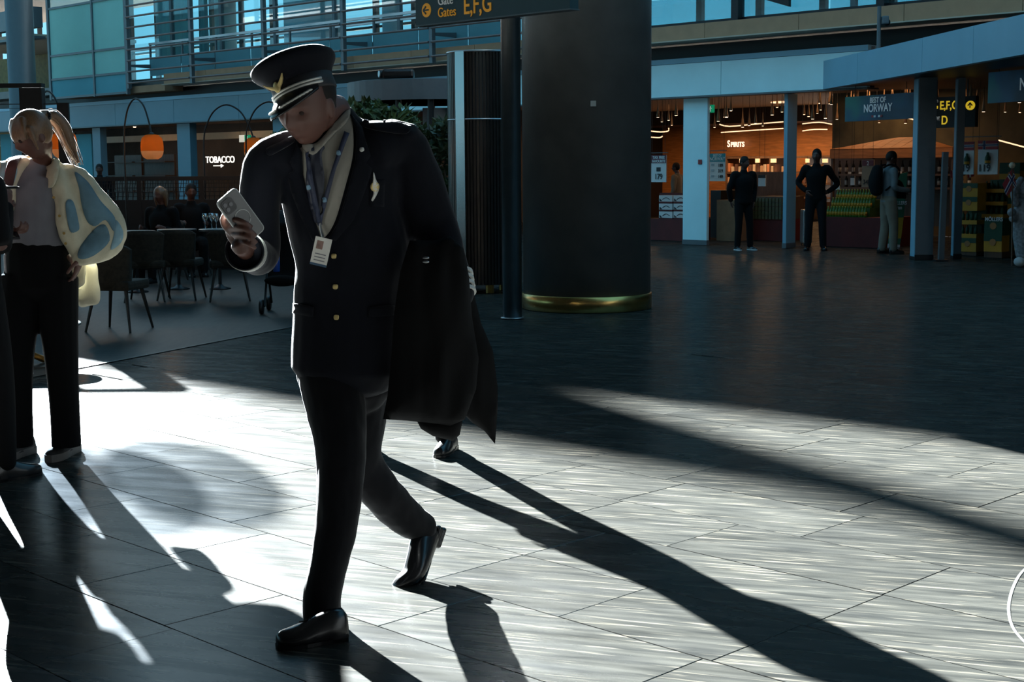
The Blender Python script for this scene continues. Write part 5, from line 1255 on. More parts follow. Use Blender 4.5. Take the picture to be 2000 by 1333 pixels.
# far shop: lettering, exit signs, downlights
M_lit = mat('lit_letters', (1, .97, .9), .5, emit=1.1)
tb = thing('lit_lettering', 'glowing white tobacco lettering with an arrow under it', 'sign', tuple(W(425, 320, 38)))
text_obj('TOBACCO', 'lettering', M_lit, tb, W(402, 318.5, 38), u_, ZU, .30, 'LEFT', .01, 1.12, .004)
pq = W(424, 324, 38); MB().box(pq, (.42, .02, .03), math.radians(-45)).build('arrow_shaft', M_lit, tb)
MB().prism([pq + u_ * .2 + ZU * .06, pq + u_ * .36, pq + u_ * .2 - ZU * .06], V((.014, .014, 0))).build('arrow_head', M_lit, tb)
M_exit = mat('exit_green', (0.0, .22, .10), .5, emit=.5, ecol=(0.0, .35, .16)); M_exw = mat('exit_white', (.8, .9, .88), .5, emit=.35)
def exit_sign(x0, x1, y0, y1, c, label, half=False):
    t = thing('exit_sign', label, 'sign', tuple(W((x0 + x1) / 2, y1, c)))
    xg = (x0 + x1) / 2 if half else x0
    if half: fb(x0, xg, y0, y1, c, .06, M_exw, t, 'white_panel')
    fb(xg, x1, y0, y1, c, .06, M_exit, t, 'green_panel')
    q = W((xg + x1) / 2, (y0 + y1) / 2, c) - V((.01, .01, 0)); hgt = (y1 - y0) / FPX * q.y
    mb = MB(); mb.ball(q + u_ * hgt * .06 + ZU * hgt * .26, hgt * .08, 8, 6)
    for a, b in (((0.03, .16), (-.05, -.06)), ((-.05, -.06), (.10, -.2)), ((-.05, -.06), (-.2, -.22)), ((.10, -.2), (.04, -.36)), ((.03, .14), (.2, .02)), ((.03, .14), (-.16, .06))):
        mb.cyl(q + u_ * hgt * a[0] + ZU * hgt * a[1], q + u_ * hgt * b[0] + ZU * hgt * b[1], hgt * .045, n=6)
    mb.build('running_figure', M_exw, t)
    for xr in (x0 + 2, x1 - 2): q = W(xr, y0, c + .03); MB().cyl((q.x, q.y, q.z), (q.x, q.y, 3.03), .006, n=5).build('rod', M_dark, t)
exit_sign(467, 488, 264, 278, 35, 'green and white exit sign in the far shop', True)
exit_sign(1383, 1393, 205, 220, 32, 'green exit sign beside the broad pale blue pillar')
M_down = mat('downlight', (1, .85, .6), .5, emit=7.0, ecol=(1, .72, .42))
rd = random.Random(21)
for i in range(16):
    x = rd.choice((rd.uniform(205, 345), rd.uniform(380, 560))); D_ = rd.uniform(33.5, 39); q = W(x, 300, D_); q.z = 3.015
    t = MB().lathe([(.05, -.02), (.05, 0)], 10, q).build('ceiling_downlight', M_down, None); tag(t, 'small round downlight in the ceiling of the far cafe-side shop', 'light', 'downlights of the far shop')
rs_ = random.Random(5)
for i, (x0, x1) in enumerate(((206, 258), (264, 322), (465, 530))):
    t = thing('display_shelf', ('dark display shelf with goods behind the standing cafe guest', 'dark display shelf with goods behind the dim amber lamp', 'display shelf with goods under the exit sign of the far shop')[i], 'shelf', tuple(W(x0, 440, 36)))
    s0_, s1_ = S(x0, 330, 36), S(x1, 330, 36)
    MB().fbox(s0_, s1_, 0, 2.0, 36.5, 36.6).build('back', M_wood_d, t)
    for z in (.3, .8, 1.3, 1.75):
        MB().fbox(s0_, s1_, z, z + .03, 36, 36.5).build('board', M_wood_d, t)
# plants
M_leaf = mat('leaf', (0.05, 0.085, 0.02), .5, var=.4, vscale=5, obj_var=.2); M_leaf2 = mat('leaf_dark', (0.025, 0.045, 0.012), .5, var=.4, vscale=5)
def bush(label, blobs, D, nleaf, m, size, seed, name='leafy_plant'):
    t = thing(name, label, 'plant', tuple(P(blobs[0][0], blobs[0][1] + blobs[0][3], D))); r_ = random.Random(seed); mb = MB()
    for _ in range(nleaf):
        bx, by, rx, ry = r_.choice(blobs); a = r_.uniform(0, 6.283); q = math.sqrt(r_.random()) ; dd = r_.uniform(-.35, .35)
        p = P(bx + rx * q * math.cos(a), by + ry * q * math.sin(a), D + dd); d = V((r_.gauss(0, 1), r_.gauss(0, .6), r_.gauss(.3, .8))).normalized(); s_ = d.cross(V((r_.gauss(0, 1), r_.gauss(0, 1), r_.gauss(0, 1)))).normalized(); L = size * r_.uniform(.6, 1.3)
        n_ = d.cross(s_) * L * .12
        mb.add([p, p + d * L * .45 + s_ * L * .28 + n_, p + d * L, p + d * L * .45 - s_ * L * .28 + n_], [(0, 1, 2), (0, 2, 3)])
    tag(mb.build('foliage', m, t), kind='stuff')
    for i in range(6):
        bx, by, rx, ry = blobs[i % len(blobs)]; MB().tube([P(bx + r_.uniform(-.5, .5) * rx, 450, D), P(bx + r_.uniform(-.3, .3) * rx, by + ry * .5, D), P(bx + r_.uniform(-.6, .6) * rx, by - ry * .4, D)], .012, 5, sub=2).build('stem', M_wood_d, t)
    return t
bush('bushy plant with small leaves behind the shoulder of the pilot', [(690, 225, 28, 22), (725, 222, 30, 22), (775, 240, 45, 28), (770, 290, 60, 45)], 20.0, 1500, M_leaf, .11, 1)
bush('dark trailing plant along the ribbed drum', [(820, 290, 50, 40), (850, 340, 50, 55), (885, 380, 32, 30), (830, 380, 60, 40), (868, 270, 20, 35)], 19.0, 1700, M_leaf2, .11, 2)
bush('small leafy plant beside the jaw of the pilot', [(565, 262, 14, 16), (545, 272, 12, 10)], 20.5, 160, M_leaf, .10, 3)
pm_ = thing('spiky_plant', 'spiky palm like plant with long narrow leaves above the pilot shoulder', 'plant', tuple(P(770, 300, 19.3)))
for i, (x, y) in enumerate(((812, 208), (820, 222), (800, 204), (790, 225), (775, 215), (830, 236), (745, 232), (760, 222))):
    a, b = P(762, 262, 19.3), P(x, y, 19.3 + .1 * (i % 3 - 1)); md = (a + b) / 2 + V((0, 0, .05)); s_ = V((0, 1, 0)).cross(b - a).normalized() * .022
    MB().add([a - s_ * .6, a + s_ * .6, md + s_, b, md - s_, md + V((0, .012, 0))], [(0, 1, 5), (1, 2, 5), (2, 3, 5), (3, 4, 5), (4, 0, 5)]).build('leaf', M_leaf, pm_)
MB().cyl(P(762, 262, 19.3), P(766, 470, 19.3), .03, .04, 8).build('trunk', M_wood_d, pm_)
pq0, pq1 = P(650, 420, 19.4), P(925, 420, 19.4)
plb = thing('planter_box', 'long black planter box holding the plants behind the pilot', 'planter', (pq0.x, 19.4, 0))
MB().box(((pq0.x + pq1.x) / 2, 19.4, .42), (pq1.x - pq0.x, .8, .84)).build('box', M_black, plb)
MB().box(((pq0.x + pq1.x) / 2, 19.4, .845), (pq1.x - pq0.x - .06, .74, .02)).build('soil', mat('soil', (.012, .009, .006), .9, var=.3), plb)
zr = P(900, 388, 19.0).z
for i in range(22): MB().cyl((pq0.x + (pq1.x - pq0.x) * i / 21, 19.05, .84), (pq0.x + (pq1.x - pq0.x) * i / 21, 19.05, zr), .008, n=5).build('rail_bar', M_black, plb)
MB().box(((pq0.x + pq1.x) / 2, 19.05, zr), (pq1.x - pq0.x, .03, .025)).build('rail', M_dark, plb)
# round bar canopy with projector
DB = 22.6; xb = P(838, 300, DB).x; rb = 155 / FPX * DB; zb0 = P(760, 195, DB - rb * .9).z; zb1 = P(760, 155, DB - rb * .9).z
bar = thing('round_bar', 'round dark bar canopy on thin posts behind the plants', 'bar canopy', (xb, DB, 0))
MB().lathe([(rb, zb0), (rb, zb1), (rb - .06, zb1 + .01), (rb - .06, zb0 - .0)], 48, (xb, DB, 0)).build('canopy_ring', mat('graphite', (0.10, 0.115, 0.125), .5, var=.06), bar, smooth=False)
for a in (200, 250, 275, 290, 330, 20, 90, 150):
    d = V((math.cos(math.radians(a)), math.sin(math.radians(a)), 0)) * (rb - .12); MB().cyl(V((xb, DB, 0)) + d, V((xb, DB, zb0 + .02)) + d, .045, n=10).build('post', M_black, bar)
MB().lathe([(rb * .8, 0), (rb * .8, 1.02), (rb * .86, 1.04), (rb * .86, 1.08)], 40, (xb, DB, 0)).build('counter', M_black, bar)
p_ = P(848, 239, DB - rb - .1); MB().box((p_.x, DB - rb * .7, P(848, 239, DB - rb * .7).z), (.38, .08, .42)).build('menu_panel', mat('panel_grey', (.20, .22, .23), .5), bar)
pj = P(773, 144, DB - rb * .75); prj = thing('projector', 'black projector lying on the round bar canopy', 'projector', tuple(pj))
MB().box((pj.x + .04, pj.y, zb1 + .085), (.46, .30, .13)).build('case', M_leather, prj, bevel=.035)
MB().cyl((pj.x - .16, pj.y - .02, zb1 + .085), (pj.x - .24, pj.y - .06, zb1 + .085), .055, n=16).build('lens_barrel', M_black, prj)
MB().cyl((pj.x - .235, pj.y - .058, zb1 + .085), (pj.x - .245, pj.y - .062, zb1 + .085), .045, n=16).build('lens', mat('lens_bright', (.4, .45, .48), .1), prj)
# pushchair behind the pilot
g = G(545, 612); psh = thing('pushchair', 'black pushchair with a small blue bottle glimpsed behind the pilot elbow', 'pushchair', tuple(g))
def pv(x, y, d=0): return P(x, y, g.y + d)
for dx, dd in ((-.16, -.1), (-.16, .35), (.22, -.1), (.22, .35)):
    c = V((g.x + dx, g.y + dd, .075)); MB().lathe([(.045, -.02), (.072, -.018), (.075, 0), (.072, .018), (.045, .02)], 20, c, Matrix.Rotation(math.pi / 2, 3, 'Y')).build('wheel', M_black, psh, smooth=True)
for s in (-.13, .19):
    MB().tube([V((g.x + s, g.y - .1, .08)), V((g.x + s, g.y + .1, .40)), V((g.x + s, g.y + .38, 1.02))], .012, 8).build('frame_tube', M_dark, psh); MB().tube([V((g.x + s, g.y + .35, .08)), V((g.x + s, g.y + .12, .5))], .012, 8).build('frame_tube', M_dark, psh)
sb_ = MB(); sb_.limb([(V((g.x + .03, g.y - .05, .34)), .17, .05), (V((g.x + .03, g.y + .16, .34)), .17, .06), (V((g.x + .03, g.y + .28, .6)), .16, .05), (V((g.x + .03, g.y + .33, .85)), .14, .04)], hint=V((1, 0, 0))); sb_.solid('seat', M_blackcloth, psh, .014, 2)
hd_ = MB(); hd_.limb([(V((g.x + .03, g.y + .30, .86)), .16, .05), (V((g.x + .03, g.y + .12, .98)), .17, .05), (V((g.x + .03, g.y - .06, .90)), .16, .03)], hint=V((1, 0, 0))); hd_.solid('hood', M_darkcloth, psh, .014, 2)
MB().cyl(V((g.x - .15, g.y + .38, 1.02)), V((g.x + .21, g.y + .38, 1.02)), .016, n=10).build('handle', M_dark, psh)
bt_ = thing('water_bottle', 'small blue water bottle hanging on the pushchair', 'bottle', tuple(pv(540, 520, -.14)))
q = pv(540, 512, -.14); MB().lathe([(.03, -.10), (.034, -.09), (.034, .05), (.014, .085), (.014, .11)], 14, q).build('bottle_body', mat('blue_plastic', (.01, .06, .30), .25), bt_, smooth=True); MB().lathe([(.017, .11), (.017, .135)], 12, q).build('cap', M_white, bt_)
# ================================================================== SHOP ON THE RIGHT
M_red = mat('red_cloth', (0.10, 0.010, 0.010), .7, var=.25, vscale=3); M_card = mat('white_card', (.62, .63, .62), .6, var=.02); M_ink = mat('black_ink', (.02, .02, .022), .6)
M_carton = mat('brown_carton', (.22, .13, .07), .8, var=.1); M_yel = mat('yellow_carton', (.50, .25, .015), .6, var=.08); M_grn = mat('green_carton', (.012, .06, .03), .6, var=.08)
def poster(label, x0, x1, y0, y1, c, bg, bands=(), texts=(), pole=False, name='price_poster', cat_='poster', depth=.03):
    t = thing(name, label, cat_, tuple(W((x0 + x1) / 2, y1, c)))
    fb(x0, x1, y0, y1, c, depth, bg, t, 'board')
    for (a0, a1, b0, b1, m, nm) in bands: fb(a0, a1, b0, b1, c - .012, .010, m, t, nm)
    for xw in (x0 + 2, x1 - 2): q = W(xw, y0, c + .015); MB().cyl((q.x, q.y, q.z), (q.x, q.y, 3.03), .003, n=4).build('wire', M_dark, t)
    for (s, x, y, sz, m, al_) in texts: text_obj(s, 'lettering', m, t, W(x, y, c - .016), u_, ZU, sz, al_, .002, .9, .002)
    return t
M_teal_p = mat('teal_print', (.02, .25, .30), .6); M_wine_p = mat('wine_print', (.13, .03, .05), .6); M_lett = mat('pale_letters', (.62, .66, .66), .6)
poster('white hanging price poster with wine red tax free heading and price 179', 1272, 1301, 303, 356, 31.9, M_card, [(1272, 1301, 303, 319, M_wine_p, 'heading'), (1282, 1290, 327, 335, M_ink, 'picture')],
       [('TAX FREE', 1286.5, 310.5, .078, M_lett, 'CENTER'), ('FAVOURITE', 1286.5, 317.5, .072, M_lett, 'CENTER'), ('179', 1286, 350, .15, M_ink, 'CENTER')])
poster('white hanging price poster with teal heading and prices 189 319 149', 1386, 1416, 300, 354, 31.9, M_card, [(1386, 1416, 300, 316, M_teal_p, 'heading')] + [(1389, 1394, y, y + 4, mat('pale_print', (.35, .42, .45), .6), 'picture') for y in (320, 331, 342)],
       [('BEST OF', 1401, 306, .06, M_lett, 'CENTER'), ('NORWAY', 1401, 313.5, .088, M_lett, 'CENTER'), ('189', 1407, 326, .085, M_ink, 'CENTER'), ('319', 1407, 337, .085, M_ink, 'CENTER'), ('149', 1407, 348, .085, M_ink, 'CENTER')])
for (xa, xb_, y, lb) in ((1266, 1304, 298, 'thin grey rail holding the poster with wine red heading'), (1382, 1418, 294, 'thin grey rail holding the poster with teal heading')):
    tag(fb(xa, xb_, y, y + 1.5, 31.95, .03, M_greysteel, None, 'poster_rail'), lb, 'rail')
# spirits lettering
sp2 = thing('lit_lettering', 'glowing spirits lettering on the wooden back wall', 'sign', tuple(W(1434, 286, 48.4)))
text_obj('S', 'lettering', mat('spirit_letters', (1, .8, .6), .5, emit=1.4, ecol=(1, .72, .55)), sp2, W(1420.5, 287, 48.4), u_, ZU, .26, 'LEFT', .01, .8, .004)
text_obj('PIRITS', 'lettering', MATS['spirit_letters'], sp2, W(1427, 287, 48.4), u_, ZU, .195, 'LEFT', .01, .92, .004)
# wall shelf under it, cells and boxes
ws = thing('wall_shelf', 'dark wall shelf with lit compartments under the spirits lettering', 'shelf', tuple(W(1530, 395, 46.5)))
for y0, y1 in ((305, 309), (336, 339), (358, 361), (385, 388)): fb(1417, 1640, y0, y1, 46.5, 1.0, M_wood_d, ws, 'board')
for x in (1417, 1447, 1475, 1502, 1575, 1606, 1636): fb(x, x + 2, 305, 395, 46.5, 1.0, M_wood_d, ws, 'upright')
M_cell = mat('lit_cell', (.9, .7, .5), .6, emit=.55, ecol=(1, .66, .4))
for x0, x1 in ((1444, 1449), (1475, 1483), (1505, 1515), (1573, 1580), (1606, 1616)): fb(x0, x1, 310, 318, 46.4, .05, M_cell, ws, 'lit_compartment')
rb_ = random.Random(8); gcols = [mat('gift_box_%d' % i, c_, .6) for i, c_ in enumerate(((.45, .20, .11), (.55, .36, .25), (.30, .20, .13), (.5, .42, .34), (.10, .05, .04)))]
for x in list(range(1421, 1530, 7)) + list(range(1568, 1634, 7)):
    for yb in (336, 358):
        if rb_.random() < .8:
            h_ = rb_.uniform(10, 17); o = fb(x, x + rb_.uniform(4, 6), yb - h_, yb, 46.55, .25, gcols[gi := rb_.randrange(5)], None, 'gift_box', bevel=.01); tag(o, '%s bottle gift box on the %s shelf under the spirits lettering' % (('orange brown', 'pale tan', 'mid brown', 'cream', 'near black')[gi], 'upper' if yb == 336 else 'lower'), 'box', 'gift boxes on the spirits shelf')
# left plinth with white boxes
t = thing('display_plinth', 'red display plinth carrying white wine cartons by the broad blue pillar', 'plinth', tuple(W(1300, 475, 32.4)))
s0_, s1_ = S(1262, 440, 32.4), S(1345, 440, 32.4); zp = Zc(1300, 428, 32.4)
MB().fbox(s0_, s1_, 0, zp, 32.4, 33.4).build('body', M_red, t); MB().fbox(s0_, s1_, zp, Zc(1300, 378, 32.4), 33.0, 33.2).build('back_board', M_red, t)
for ci, (xa, xb_) in enumerate(((1287, 1313), (1315.5, 1341))):
    for ri, (ya, yb) in enumerate(((382, 394), (398, 410), (413.5, 426))):
        k = thing('wine_carton', 'white wine carton with dark script, %s tier on red plinth, %s' % (('top', 'middle', 'bottom')[ri], ('away from the pillar', 'beside the blue pillar')[ci]), 'carton', tuple(W((xa + xb_) / 2, yb, 32.5)), 'white wine cartons')
        fb(xa, xb_, ya, yb, 32.5, .3, M_card, k, 'box', bevel=.004)
        q = W((xa + xb_) / 2, (ya + yb) / 2, 32.49); MB().tube([q + u_ * (.09 * i - .08) + ZU * (.018 * ((i % 2) * 2 - 1)) for i in range(-0, 3)], .006, 5, sub=4).build('script', M_ink, k); MB().prism([W(xa + 1, yb - 1, 32.48), W(xa + 6, yb - 1, 32.48), W(xa + 1, yb - 6, 32.48)], V((.006, .006, 0))).build('corner_print', M_ink, k)
        fb(xa, xb_, yb, yb + 3.2, 32.5, .3, M_red, t, 'tier')
far_man('shopper in a brown coat behind the white wine cartons', 1322, 462, 1.56, math.radians(60), top=M_khaki, trou=M_blackcloth, hair=M_hair_d)
# counter area behind the man in the black sweatshirt
def stack(label, x0, x1, y0, y1, c, depth, m, name, cat_, grid=None, gm=None, gname='carton', legs=False):
    t = thing(name, label, cat_, tuple(W((x0 + x1) / 2, y1, c))); zt_ = Zc((x0 + x1) / 2, y0, c); s0_, s1_ = S(x0, y0, c), S(x1, y0, c)
    zb_ = Zc((x0 + x1) / 2, y1, c)
    MB().fbox(s0_, s1_, 0 if legs else max(0, zb_), zt_, c, c + depth).build('body', m, t); return t, s0_, s1_, zt_
stack('brown carton counter beside the broad blue pillar', 1400, 1437, 391, 430, 33.2, 1.2, M_carton, 'counter', 'counter', legs=True)
stack('dark till counter behind the poster with teal heading', 1388, 1408, 372, 470, 34.5, 1.0, M_dark, 'counter', 'counter', legs=True)
t, a_, b_, zt_ = stack('dark shelf block of boxed bottles behind the man in the black sweatshirt', 1470, 1530, 384, 428, 34.0, 1.0, M_wood_d, 'display_block', 'shelf')
for i in range(9):
    for j in range(5):
        s_ = a_ + (b_ - a_) * (i + .5) / 9; z_ = zt_ - .02 - (j + 1) * .085; MB().fbox(s_ - .030, s_ + .030, z_, z_ + .07, 33.94, 34.0).build('bottle_front', mat('olive_glass', (.08, .08, .03), .4), t)
t, a_, b_, zt_ = stack('red plinth under the shelf block of boxed bottles', 1440, 1531, 428, 460, 34.0, 1.2, M_red, 'display_plinth', 'plinth', legs=True)
t, a_, b_, zt_ = stack('high shelf of dark bottles behind the man in the black sweatshirt', 1472, 1531, 336, 383, 36.5, .6, M_wood_d, 'display_block', 'shelf', legs=True)
poster('small cream price card stand behind the man in the black sweatshirt', 1481, 1495, 342, 364, 33.0, M_card, [(1481, 1495, 342, 348, M_ink, 'heading')], [])
# bottle prototype
def bottle_proto(name, label, cat_, group, h, r, mg, mc):
    t = thing(name, label, cat_, (0, 0, 0), group)
    MB().lathe([(r * .9, 0), (r, .01), (r, h * .58), (r * .45, h * .74), (r * .36, h * .92)], 10).build('body', mg, t, smooth=True)
    MB().lathe([(r * .42, h * .9), (r * .42, h)], 8).build('cap', mc, t); MB().lathe([(r * 1.01, h * .15), (r * 1.01, h * .48)], 10).build('paper_label', M_card if mg.name.startswith('brown') else M_yel, t, smooth=True); return t
g1 = bottle_proto('soda_bottle', 'green bottle with pale cap in the tiers above the red cloth', 'bottle', 'green bottles on the tiers', .19, .032, mat('green_bottle', (.05, .16, .015), .3), mat('cap_yellow', (.5, .42, .1), .5))
g2 = bottle_proto('dark_bottle', 'dark brown bottle standing on the wooden gondola shelf', 'bottle', 'dark bottles on the gondola', .26, .033, mat('brown_bottle', (.02, .010, .006), .3), mat('cap_dark', (.04, .01, .01), .5))
first = [True, True]
def put(proto, idx, loc, label=None):
    if first[idx]: proto.matrix_basis = Matrix.Translation(loc); first[idx] = False; k = proto
    else: k = copy_tree(proto, loc)
    if label: k['label'] = label
tier = thing('tiered_stand', 'stepped green stand of bottles beside the man with hands on hips', 'stand', tuple(W(1655, 424, 32.6)))
s0_, s1_ = S(1612, 400, 32.6), S(1690, 400, 32.6)
M_tier = mat('tier_green', (.03, .10, .02), .6)
zl_ = [Zc(1650, y, 32.6) for y in (424, 407, 391)]
for j, z in enumerate(zl_):
    MB().fbox(s0_, s1_, zl_[0] - .02 if j == 0 else zl_[0], z, 32.6 + .22 * j, 33.4).build('tier', M_tier, tier)
    for i in range(14): put(g1, 0, F(s0_ + (s1_ - s0_) * (i + .5) / 14, 32.68 + .22 * j, z + .002), 'green bottle with pale cap on the %s tier above the red cloth' % ('lowest', 'middle', 'highest')[j])
t, a_, b_, zt_ = stack('long plinth under dark red cloth in front of the green bottles', 1606, 1722, 425, 473, 32.5, 1.6, M_red, 'display_plinth', 'plinth', legs=True)
# wooden gondola with hipped roof
gd = thing('gondola', 'wooden market gondola with a hipped orange roof over dark bottles', 'gondola', tuple(W(1700, 395, 35.5)))
cg = 35.5
rfz0, rfz1 = Zc(1700, 309, cg), Zc(1700, 290, cg)
s0_, s1_ = S(1621, 300, cg), S(1860, 300, cg)
MB().fbox(s0_, s1_, rfz0, rfz1, cg, cg + .1).build('roof_edge', M_wood, gd)
for i in range(12):
    sa_, sb2 = s0_ + (s1_ - s0_) * i / 12, s0_ + (s1_ - s0_) * (i + 1) / 12
    ap = lambda s: rfz1 + min(1, (s - s0_) / (s1_ - s0_) / .4, (s1_ - s) / (s1_ - s0_) / .4) * (Zc(1740, 270, cg) - Zc(1740, 292, cg))
    cb_ = lambda s: cg + .08 + .9 * min(1, (s - s0_) / (s1_ - s0_) / .4, (s1_ - s) / (s1_ - s0_) / .4)
    MB().add([F(sa_ + .004, cg, rfz1), F(sb2 - .004, cg, rfz1), F(sb2 - .004, cb_(sb2), ap(sb2)), F(sa_ + .004, cb_(sa_), ap(sa_)), F(sa_ + .004, cg, rfz1 - .02), F(sb2 - .004, cg, rfz1 - .02), F(sb2 - .004, cb_(sb2), ap(sb2) - .03), F(sa_ + .004, cb_(sa_), ap(sa_) - .03)],
             [(0, 1, 2, 3), (7, 6, 5, 4), (0, 4, 5, 1), (1, 5, 6, 2), (2, 6, 7, 3), (3, 7, 4, 0)]).build('roof_board', M_wood, gd)
for y in (340, 366): fb(1622, 1860, y, y + 4, cg + .1, .7, M_wood_d, gd, 'shelf_board')
for x in (1622, 1700, 1780, 1856): fb(x, x + 4, 300, 440, cg + .05, .1, M_wood_d, gd, 'upright')
fb(1622, 1860, 300, 440, cg + .9, .06, M_wood_d, gd, 'back')
for j, y in enumerate((340, 366)):
    zz_ = Zc(1740, y, cg + .2)
    for i in range(20): s = S(1627, 330, cg + .3) + .155 * i; put(g2, 1, F(s, cg + .3, Zc(1740, y - .3, cg + .3) + .004), 'dark brown bottle on the %s shelf of the wooden gondola' % ('upper', 'lower')[j])
for x, y in ((1656, 336), (1677, 336), (1755, 335)): tag(fb(x, x + 6, y, y + 4, cg + .02, .02, M_card, None, 'price_tag'), 'small white price tag clipped on the gondola shelf edge', 'price tag', 'price tags on the gondola')
poster('cream price poster with the number 34 hanging behind the backpack', 1683, 1707, 312, 366, 34.0, mat('cream_card', (.30, .22, .15), .6), [(1684, 1706, 313, 324, M_wine_p, 'heading')], [('2', 1695, 323, .11, M_lett, 'CENTER'), ('34', 1690, 360, .12, M_ink, 'CENTER')])
poster('small white price card beside the man with hands on hips', 1627, 1640, 348, 371, 33.6, M_card, [(1627, 1640, 348, 353, M_ink, 'heading')], [])
poster('small white price card above the green bottle tiers', 1661, 1669, 344, 362, 34.2, M_card, [(1661, 1669, 344, 348, M_ink, 'heading')], [])
# mural wall behind gondola
struct('wall_mural', MB().fbox(S(1626, 240, 39), S(2120, 240, 39), 0, 3.02, 39, 39.2), mat('mural', (.10, .085, .045), .7, var=.6, vscale=1.3))
# aurora banners
def aurora():
    m = mat('aurora', (.01, .05, .10), .55); n = m.node_tree; b = n.nodes['Principled BSDF']
    tc_ = n.nodes.new('ShaderNodeTexCoord'); nz = n.nodes.new('ShaderNodeTexNoise'); nz.inputs['Scale'].default_value = 1.3; nz.inputs['Detail'].default_value = 2
    r = n.nodes.new('ShaderNodeValToRGB'); e = r.color_ramp.elements; e[0].position = .35; e[0].color = (.003, .010, .022, 1); e[1].position = .72; e[1].color = (.005, .085, .07, 1); x = e.new(.52); x.color = (.004, .028, .065, 1)
    n.links.new(tc_.outputs['Object'], nz.inputs['Vector']); n.links.new(nz.outputs['Fac'], r.inputs[0]); n.links.new(r.outputs[0], b.inputs['Base Color'])
    n.links.new(r.outputs[0], b.inputs['Emission Color']); b.inputs['Emission Strength'].default_value = .2; return m
M_aur = aurora(); M_aul = mat('aurora_letters', (.45, .55, .6), .5, emit=.12)
def banner(label, A, B, z0, z1, texts):
    A, B = V(A), V(B); d = (B - A).normalized(); nn = V((d.y, -d.x, 0)); nn = nn if nn.y < 0 else -nn; L = (B - A).length
    t = thing('hanging_banner', label, 'banner', (A.x, A.y, z0)); 
    MB().hexa([V((p.x, p.y, z)) + o for z in (z0, z1) for p, o in ((A, V()), (B, V()), (B, -nn * .05), (A, -nn * .05))]).build('panel', M_aur, t)
    for s in (.15, .85): q = A + d * L * s; MB().cyl((q.x, q.y, z1), (q.x, q.y, 2.795), .006, n=5).build('wire', M_dark, t)
    for tx, u, v, sz, m_ in texts: text_obj(tx, 'lettering', m_, t, V((A.x, A.y, z0 + (z1 - z0) * v)) + d * L * u + nn * .008, d, ZU, sz, 'CENTER', .002, .86, .003)
    for k_, mm in enumerate((mat('flag_red', (.30, .02, .03), .6), M_lett, mat('flag_blue', (.01, .02, .10), .6), M_lett, MATS['flag_red'])):
        if len(texts) > 1: q = V((A.x, A.y, z0 + (z1 - z0) * .16)) + d * (L * .40 + .055 * k_) + nn * .006; MB().box(q, (.05, .006, .035), math.atan2(d.y, d.x)).build('flag_stripe', mm, t)
q0_ = P(1650, 238, 25.0); q1_ = P(1792, 219, 23.4)
banner('dark blue aurora banner with pale best of norway lettering under the canopy', (q0_.x, q0_.y, 0), (q1_.x, q1_.y, 0), q0_.z, P(1650, 190, 25).z, [('BEST OF', .47, .70, .125, M_aul), ('NORWAY', .47, .34, .18, M_aul)])
q0_ = P(1929, 202, 21.0); q1_ = P(2075, 195, 19.6)
banner('aurora banner hanging farther forward above the knitted troll figure', (q0_.x, q0_.y, 0), (q1_.x, q1_.y, 0), q0_.z, P(1929, 142, 21).z, [('NORWAY', .75, .35, .24, M_aul)])
# black gate sign
ce = 30.2
bs_ = thing('gate_sign', 'black hanging gate sign with yellow letters behind the canopy pillar', 'sign', tuple(W(1860, 248, ce))); M_ylw = mat('sign_yellow', (.85, .58, .03), .5, emit=.55)
fb(1815, 1905, 189, 249, ce, .14, M_black, bs_, 'panel')
for tx, x, y, sz, m_, al_ in (('E,F,G', 1835, 214, .185, M_ylw, 'LEFT'), ('D', 1838, 243, .19, M_ylw, 'LEFT'), ('Gate', 1832, 200, .085, M_wh, 'RIGHT'), ('Gates', 1832, 212, .085, M_ylw, 'RIGHT'), ('ing', 1835, 233, .09, M_wh, 'RIGHT')): text_obj(tx, 'lettering', m_, bs_, W(x, y, ce - .012), u_, ZU, sz, al_, .003, .8, .003)
pc = W(1895, 206, ce - .01); rr_2 = 9.0 / FPX * pc.y
MB().prism([pc + u_ * rr_2 * math.cos(a * .2618) * 1.1 + ZU * rr_2 * math.sin(a * .2618) for a in range(24)], V((.004, .004, 0))).build('arrow_disc', M_ylw, bs_)
ar = MB(); ar.box(pc - V((.006, .006, 0)), (rr_2 * .22, .006, rr_2 * 1.1), math.radians(-45)); ar.prism([pc - V((.008, .008, 0)) + u_ * rr_2 * .6 + ZU * rr_2 * .05, pc - V((.008, .008, 0)) + ZU * rr_2 * .7, pc - V((.008, .008, 0)) - u_ * rr_2 * .6 + ZU * rr_2 * .05, pc - V((.008, .008, 0)) - u_ * rr_2 * .4 - ZU * rr_2 * .12, pc - V((.008, .008, 0)) + ZU * rr_2 * .4, pc - V((.008, .008, 0)) + u_ * rr_2 * .4 - ZU * rr_2 * .12], V((.006, .006, 0))); ar.build('arrow', M_black, bs_)
for x in (1830, 1890): q = W(x, 190, ce); MB().cyl((q.x, q.y, q.z), (q.x, q.y, 3.0), .01, n=6).build('rod', M_dark, bs_)
